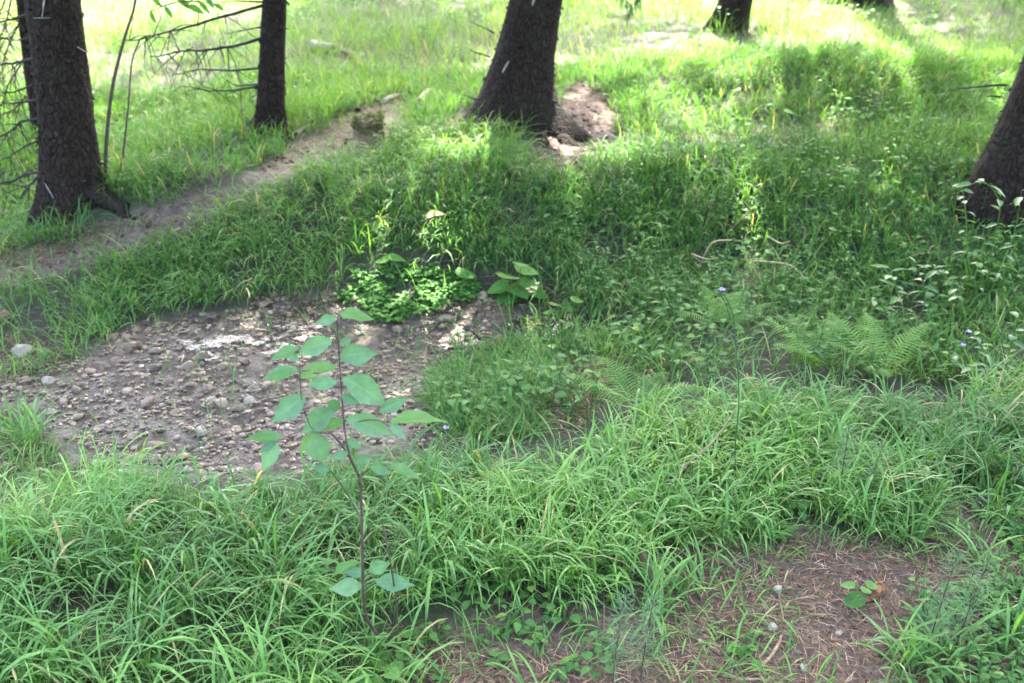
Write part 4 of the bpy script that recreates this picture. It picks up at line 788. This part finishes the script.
# horsetails
def horsetail(u, v, hpx, label, lean=0.):
    c = gp(u, v); h = hpx / FPX * np.linalg.norm(c - CAM) * 1.05; t = plant('horsetail', c, label, 'horsetail', 'horsetails on bare soil')
    s = np.linspace(0, 1, 12)[:, None]; q = c + np.array([lean * h, .03 * h, h]) * s + np.array([.04 * h, 0, 0]) * s * s; MB().tube(q, np.linspace(.0020, .0008, 12), 6).build('stem', STEM if lean else HORSE, t, c); mb = MB()
    for f in np.linspace(.22, .97, 13):
        i = min(int(f * 11), 10); p = q[i] * (1 - f * 11 + i) + q[i + 1] * (f * 11 - i); n = 9; az = U(0, 6.28) + np.arange(n) * .7; blades(mb, np.repeat(p[None], n, 0), az, U(.2, .7, n), np.full(n, (.09 - .06 * f)) * U(.6, 1.2, n), np.full(n, .0016), U(-.3, .5, n), 4)
    mb.build('branches', HORSE, t, c)
horsetail(924, 662, 110, 'taller dark-stemmed horsetail at lower right', .06); horsetail(953, 655, 95, 'shorter horsetail right of the taller one', .10)
horsetail(612, 690, 105, 'horsetail at the bottom edge, left of its twin', .03); horsetail(640, 685, 95, 'horsetail at the bottom edge, right of its twin', .04)
horsetail(838, 512, 85, 'feathery pale horsetail standing in front of foreground grass', -.05); horsetail(862, 516, 70, 'feathery horsetail at the edge of the bare soil', .08)

# tall flower stalk, leaning straw, dry stalks, violet flowers
def stalk(pts, r0, name, label, cat, m=DRYST, dy=0., group=None, up=0):
    c = gp(*pts[0]); q = smooth_path(np.array([c] + [onplane(u, v, c[1] + dy * (k + 1)) for k, (u, v) in enumerate(pts[1:])]), 20); t = plant(name, c, label, cat, group); MB().tube(q, np.linspace(r0, r0 * .4, 20), 6).build('stem', m, t, c); return t, c, q
def flower(t, c, p, r=.010, m=VIOLET, n=5):
    mb = MB(); az = np.arange(n) * 6.283 / n + U(0, 1); leaves(mb, np.repeat(p[None], n, 0), np.stack([np.cos(az), np.sin(az) * .8 - .3, .35 + 0 * az], 1), np.stack([-np.sin(az), np.cos(az), 0 * az], 1), r * 1.3, r, .1, 'round'); mb.build('blossom', m, t, c)
t, c, q = stalk([(737, 492), (735, 450), (739, 400), (736, 350), (733, 315), (722, 290)], .0022, 'flower_stalk', 'tall thin stalk with a small violet flower in mid-right grass', 'flower', HORSE); flower(t, c, q[-1], .008)
for k in (6, 9, 12): 
    az = U(0, 6.28); mb = MB(); leaves(mb, q[k], [math.cos(az), math.sin(az), .7], [-math.sin(az), math.cos(az), 0], .07, .012, .4, 'lance'); mb.build('leaf', HERB, t, c)
for (u, v, fu, fv, lab) in ((448, 452, 446, 428, 'violet flower at the right tip of the sapling leaves'), (972, 372, 969, 332, 'upper violet flower in the herbs at right'), (962, 376, 963, 345, 'lower violet flower in the herbs at right')):
    t, c, q = stalk([(u, v), ((u + fu) / 2 + 2, (v + fv) / 2), (fu, fv)], .0014, 'violet_flower', lab, 'flower', HORSE); flower(t, c, q[-1], .009)
t, c, q = stalk([(541, 330), (540, 310), (538, 296), (533, 288)], .0018, 'cream_flower', 'pale yellow-cream flower head beside the broad leaves', 'flower', FERN)
for _ in range(7): flower(t, c, q[-1] + rng.normal(0, .014, 3), .009, CREAM)
stalk([(664, 492), (690, 462), (716, 438), (738, 405)], .0034, 'leaning_straw', 'leaning grey dead stem crossing the grass beside the flower stalk', 'stick', TWIG)
for k, (pts, lab) in enumerate((([(700, 265), (708, 248), (716, 241), (732, 240)], 'bent dry stalk, leftmost of the dry stalks on the slope'), ([(762, 284), (752, 263), (770, 262), (792, 266), (806, 280)], 'forked dry bramble cane arching over the herbs'), ([(725, 236), (738, 222), (750, 210), (742, 200)], 'dry pale stalk highest of the dry stalks'), ([(700, 262), (692, 254), (706, 259), (718, 258)], 'short kinked dry stalk lying in the herbs'), ([(770, 250), (766, 236), (780, 243), (790, 241)], 'thin dry stalk above the bramble cane'), ([(702, 245), (704, 225), (708, 210), (706, 205)], 'dark upright dead stem left of the dry stalks'))):
    stalk(pts, .0052, 'dry_stalk', lab, 'stalk', DEADW if 'dark' in lab else DRYST, -.07, 'dry stalks on the right slope')

# isolated tufts of grass
def tuft(u, v, n, L0, L1, label, Wd=(.004, .008)):
    c = gp(u, v); x = c[0] + rng.normal(0, .022, n); y = c[1] + rng.normal(0, .022, n); mb = MB()
    blades(mb, np.stack([x, y, zat(x, y) - .006], 1), U(0, 6.28, n), U(.8, 1.45, n), U(L0, L1, n), U(*Wd, n), U(.5, 2.0, n), 7, U(-.6, .6, n), np.clip(rng.normal(.5, .2, n), 0, .9))
    return tag(mb.build('grass_tuft', G_TALL, origin=c), label, 'grass tuft', 'single grass tufts')
for a in ((902, 668, 34, .10, .22, 'grass tuft around the foot of the taller horsetail'), (948, 662, 30, .10, .20, 'grass tuft around the foot of the shorter horsetail'), (1004, 640, 30, .10, .22, 'grass tuft on bare soil at the lower right edge'), (985, 570, 22, .08, .18, 'thin grass tuft on bare soil below the flat pale stone'), (650, 612, 40, .10, .22, 'drooping grass tuft right of the splintered wood'), (690, 590, 26, .08, .18, 'grass tuft at the upper left corner of the bare soil'),
          (524, 690, 14, .06, .13, 'short bright grass tuft at the bottom edge, centre'), (28, 448, 60, .10, .24, 'big grass tuft at the left end of the gravel'), (905, 540, 30, .10, .20, 'grass tuft at the upper edge of the bare soil'), (735, 640, 7, .05, .10, 'tiny grass sprout between the white stones and the grass'), (100, 330, 40, .06, .13, 'short grass tuft at the upper left edge of the gravel'), (196, 300, 40, .07, .15, 'grass tuft overhanging the upper edge of the gravel')):
    tuft(*a)

# ------------------------------------------------------------------ wood lying about
def stick(pts, r, label, m=TWIG, name='stick', lift=.6):
    q = np.array([gp(*p) for p in pts]); q[:, 2] += r * lift; q = smooth_path(q, 22); q += rng.normal(0, r * .10, q.shape); mb = MB(); mb.tube(q, r * np.linspace(1, .55, 22) * (1 + .2 * rng.normal(0, .5, 22)), 7); o = mb.build(name, m, origin=q[0]); return tag(o, label, 'stick')
stick([(752, 672), (768, 660), (778, 645), (782, 636)], .0045, 'curved pale stick on bare soil near the white stone')
stick([(722, 676), (745, 680), (770, 681)], .004, 'short brown stick along the bottom edge')
stick([(776, 558), (786, 540), (792, 528)], .0035, 'thin twig at the top of the bare soil')
stick([(784, 612), (790, 602), (806, 598), (815, 600)], .0028, 'kinked thin twig right of the white stones')
stick([(698, 640), (712, 648), (720, 652)], .003, 'short pale twig left of the white stones')
stick([(448, 350), (475, 349), (500, 351)], .006, 'dark twig lying at the edge of the wet gravel', DEADW)
stick([(462, 326), (478, 338), (486, 342)], .007, 'dark wet twig slanting into the trickle', DEADW)
stick([(105, 442), (125, 446), (138, 448)], .007, 'flat piece of brown wood on the lower left gravel', OLDW)
stick([(0, 516), (20, 510), (34, 506)], .004, 'straw-coloured twig in mossy grass at left edge')
stick([(940, 520), (955, 528), (970, 534)], .004, 'brown twig at the right side of the bare soil')
stick([(284, 96), (300, 93), (318, 92)], .03, 'grey log end in the grass right of the slim spruce', PALEW, 'log')
stick([(312, 50), (322, 51), (334, 50)], .05, 'bleached log in the bright clearing', PALEW, 'log')
stick([(383, 104), (392, 99), (400, 96)], .022, 'weathered branch at the upper end of the path', PALEW, 'fallen_branch')
stick([(420, 112), (425, 105), (430, 100)], .022, 'pale split branch upright in grass by the path', PALEW, 'fallen_branch', 3)
stick([(358, 112), (362, 104), (366, 98)], .018, 'thin grey branch beside the path above the stump', DEADW, 'fallen_branch')
stick([(345, 52), (356, 60), (362, 70)], .03, 'brown broken branch in the bright meadow grass', OLDW, 'fallen_branch')
stick([(575, 162), (580, 168), (588, 172)], .012, 'dark bark piece in dirt below the central root', DEADW)
stick([(634, 168), (640, 162), (646, 157)], .014, 'grey stick right of the dirt patch by the central spruce', TWIG)
stick([(346, 144), (352, 143), (360, 143)], .02, 'dark stick on the path at the foot of the stump', DEADW)
stick([(296, 135), (303, 130), (310, 126)], .015, 'pale stick on the path right of the slim spruce', PALEW)
# dead leaf on the bank
c = gp(434, 244); mb = MB(); leaves(mb, c + np.array([-.04, 0, .12]), [.8, .3, .35], [-.3, .8, .3], .12, .05, .3, 'ovate', [.6], cup=.4, wav=.03); tag(mb.build('dead_leaf', DEADL, origin=c), 'curled tan dead leaf in the bank grass', 'leaf')
# splintered wood piece in the foreground grass
def chunk(u0, v0, u1, v1, w, label, m=OLDW):
    a = gp(u0, v0); b_ = onplane(u1, v1, a[1] + .02); t = np.linspace(0, 1, 9)[:, None]; th = np.linspace(0, 2 * math.pi, 11); ax = (b_ - a); L = np.linalg.norm(ax); ax /= L; s1 = np.cross(ax, [0, 1, 0]); s1 /= np.linalg.norm(s1); s2 = np.cross(ax, s1)
    R = w * (1 + .25 * rng.normal(0, 1, (9, 11)) * .5); R[:, -1] = R[:, 0]; jag = np.zeros((9, 11)); jag[-1] = rng.uniform(-.02, .03, 11); jag[-1, -1] = jag[-1, 0]; R[-1] *= .5
    P = (a - ax * .03)[None, None] + ax * ((t * (L + .03)) + jag)[..., None] + R[..., None] * (s1 * np.cos(th)[None, :, None] + .55 * s2 * np.sin(th)[None, :, None])
    P = np.concatenate([P, np.repeat(P[-1:].mean(1, keepdims=True) - ax * .015, 11, 1)], 0)
    return tag(MB().grid(P).build('wood_piece', m, origin=a, smooth=False), label, 'wood')
chunk(656, 582, 643, 558, .02, 'splintered brown wood piece sticking out of foreground grass')
# spruce cone on the bare soil
c = gp(872, 600); cone = thing('spruce_cone', c, 'brown spruce cone lying on bare soil beside a lobed leaf', 'cone'); L = .075; ax = np.array([.75, .55, .12]); ax /= np.linalg.norm(ax); s1 = np.cross(ax, [0, 0, 1.]); s1 /= np.linalg.norm(s1); s2 = np.cross(s1, ax); o = c + np.array([-.03, -.02, .014])
t = np.linspace(0, 1, 8); MB().tube(o + ax * L * t[:, None], .011 * np.sin(.25 + t * 2.7) + .001, 8).build('core', CONE, cone, c); mb = MB()
for k in range(70):
    f = (k + .5) / 70; r = .0125 * math.sin(.25 + f * 2.7) + .001; a = k * 2.4; rd = s1 * math.cos(a) + s2 * math.sin(a); p = o + ax * L * f + rd * r * .75; leaves(mb, p, ax * .8 + rd * .55, np.cross(ax, rd), .013, .012, 0, 'round', [U(0, 1)])
mb.build('cone_scales', CONE, cone, c)
# mossy stump beside the path
c = gp(368, 146); st = thing('tree_stump', c, 'small broken mossy stump standing at the edge of the path', 'stump'); R0 = 13 / FPX * np.linalg.norm(c - CAM)
z = np.linspace(-.08, .16, 9); th = np.linspace(0, 2 * math.pi, 25); RR = R0 * (1 + .35 * np.exp(-np.clip(z, 0, 1) / .05))[:, None] * (1 + .12 * np.sin(3 * th + 1) + .06 * np.sin(7 * th))[None]; top = .012 * np.sin(2 * th + .5) + .008 * np.sin(5 * th)
Z = z[:, None] + 0 * th[None] + top[None] * np.clip((z[:, None] - .04) / .09, 0, 1); P = np.stack([c[0] + RR * np.cos(th), c[1] + RR * np.sin(th), c[2] + Z], -1); inner = P[-1:].copy(); ce = inner.mean(1, keepdims=True); in2 = ce + (inner - ce) * .72; in3 = in2.copy(); in3[..., 2] -= .02; in4 = np.repeat(ce, 25, 1) - np.array([0, 0, .03])
MB().grid(np.concatenate([P, in2, in3, in4])).build('trunk', OLDW, st, c)
mb = MB(); n = 1500; k = rng.integers(6, 9, n); j = rng.integers(0, 24, n); q = P[k, j] + rng.normal(0, .006, (n, 3)); blades(mb, q, U(0, 6.28, n), U(.2, 1.3, n), U(.012, .03, n), U(.005, .010, n), U(0, 1, n), 3); mo = mb.build('moss', MOSS, st, c); mo['kind'] = 'stuff'
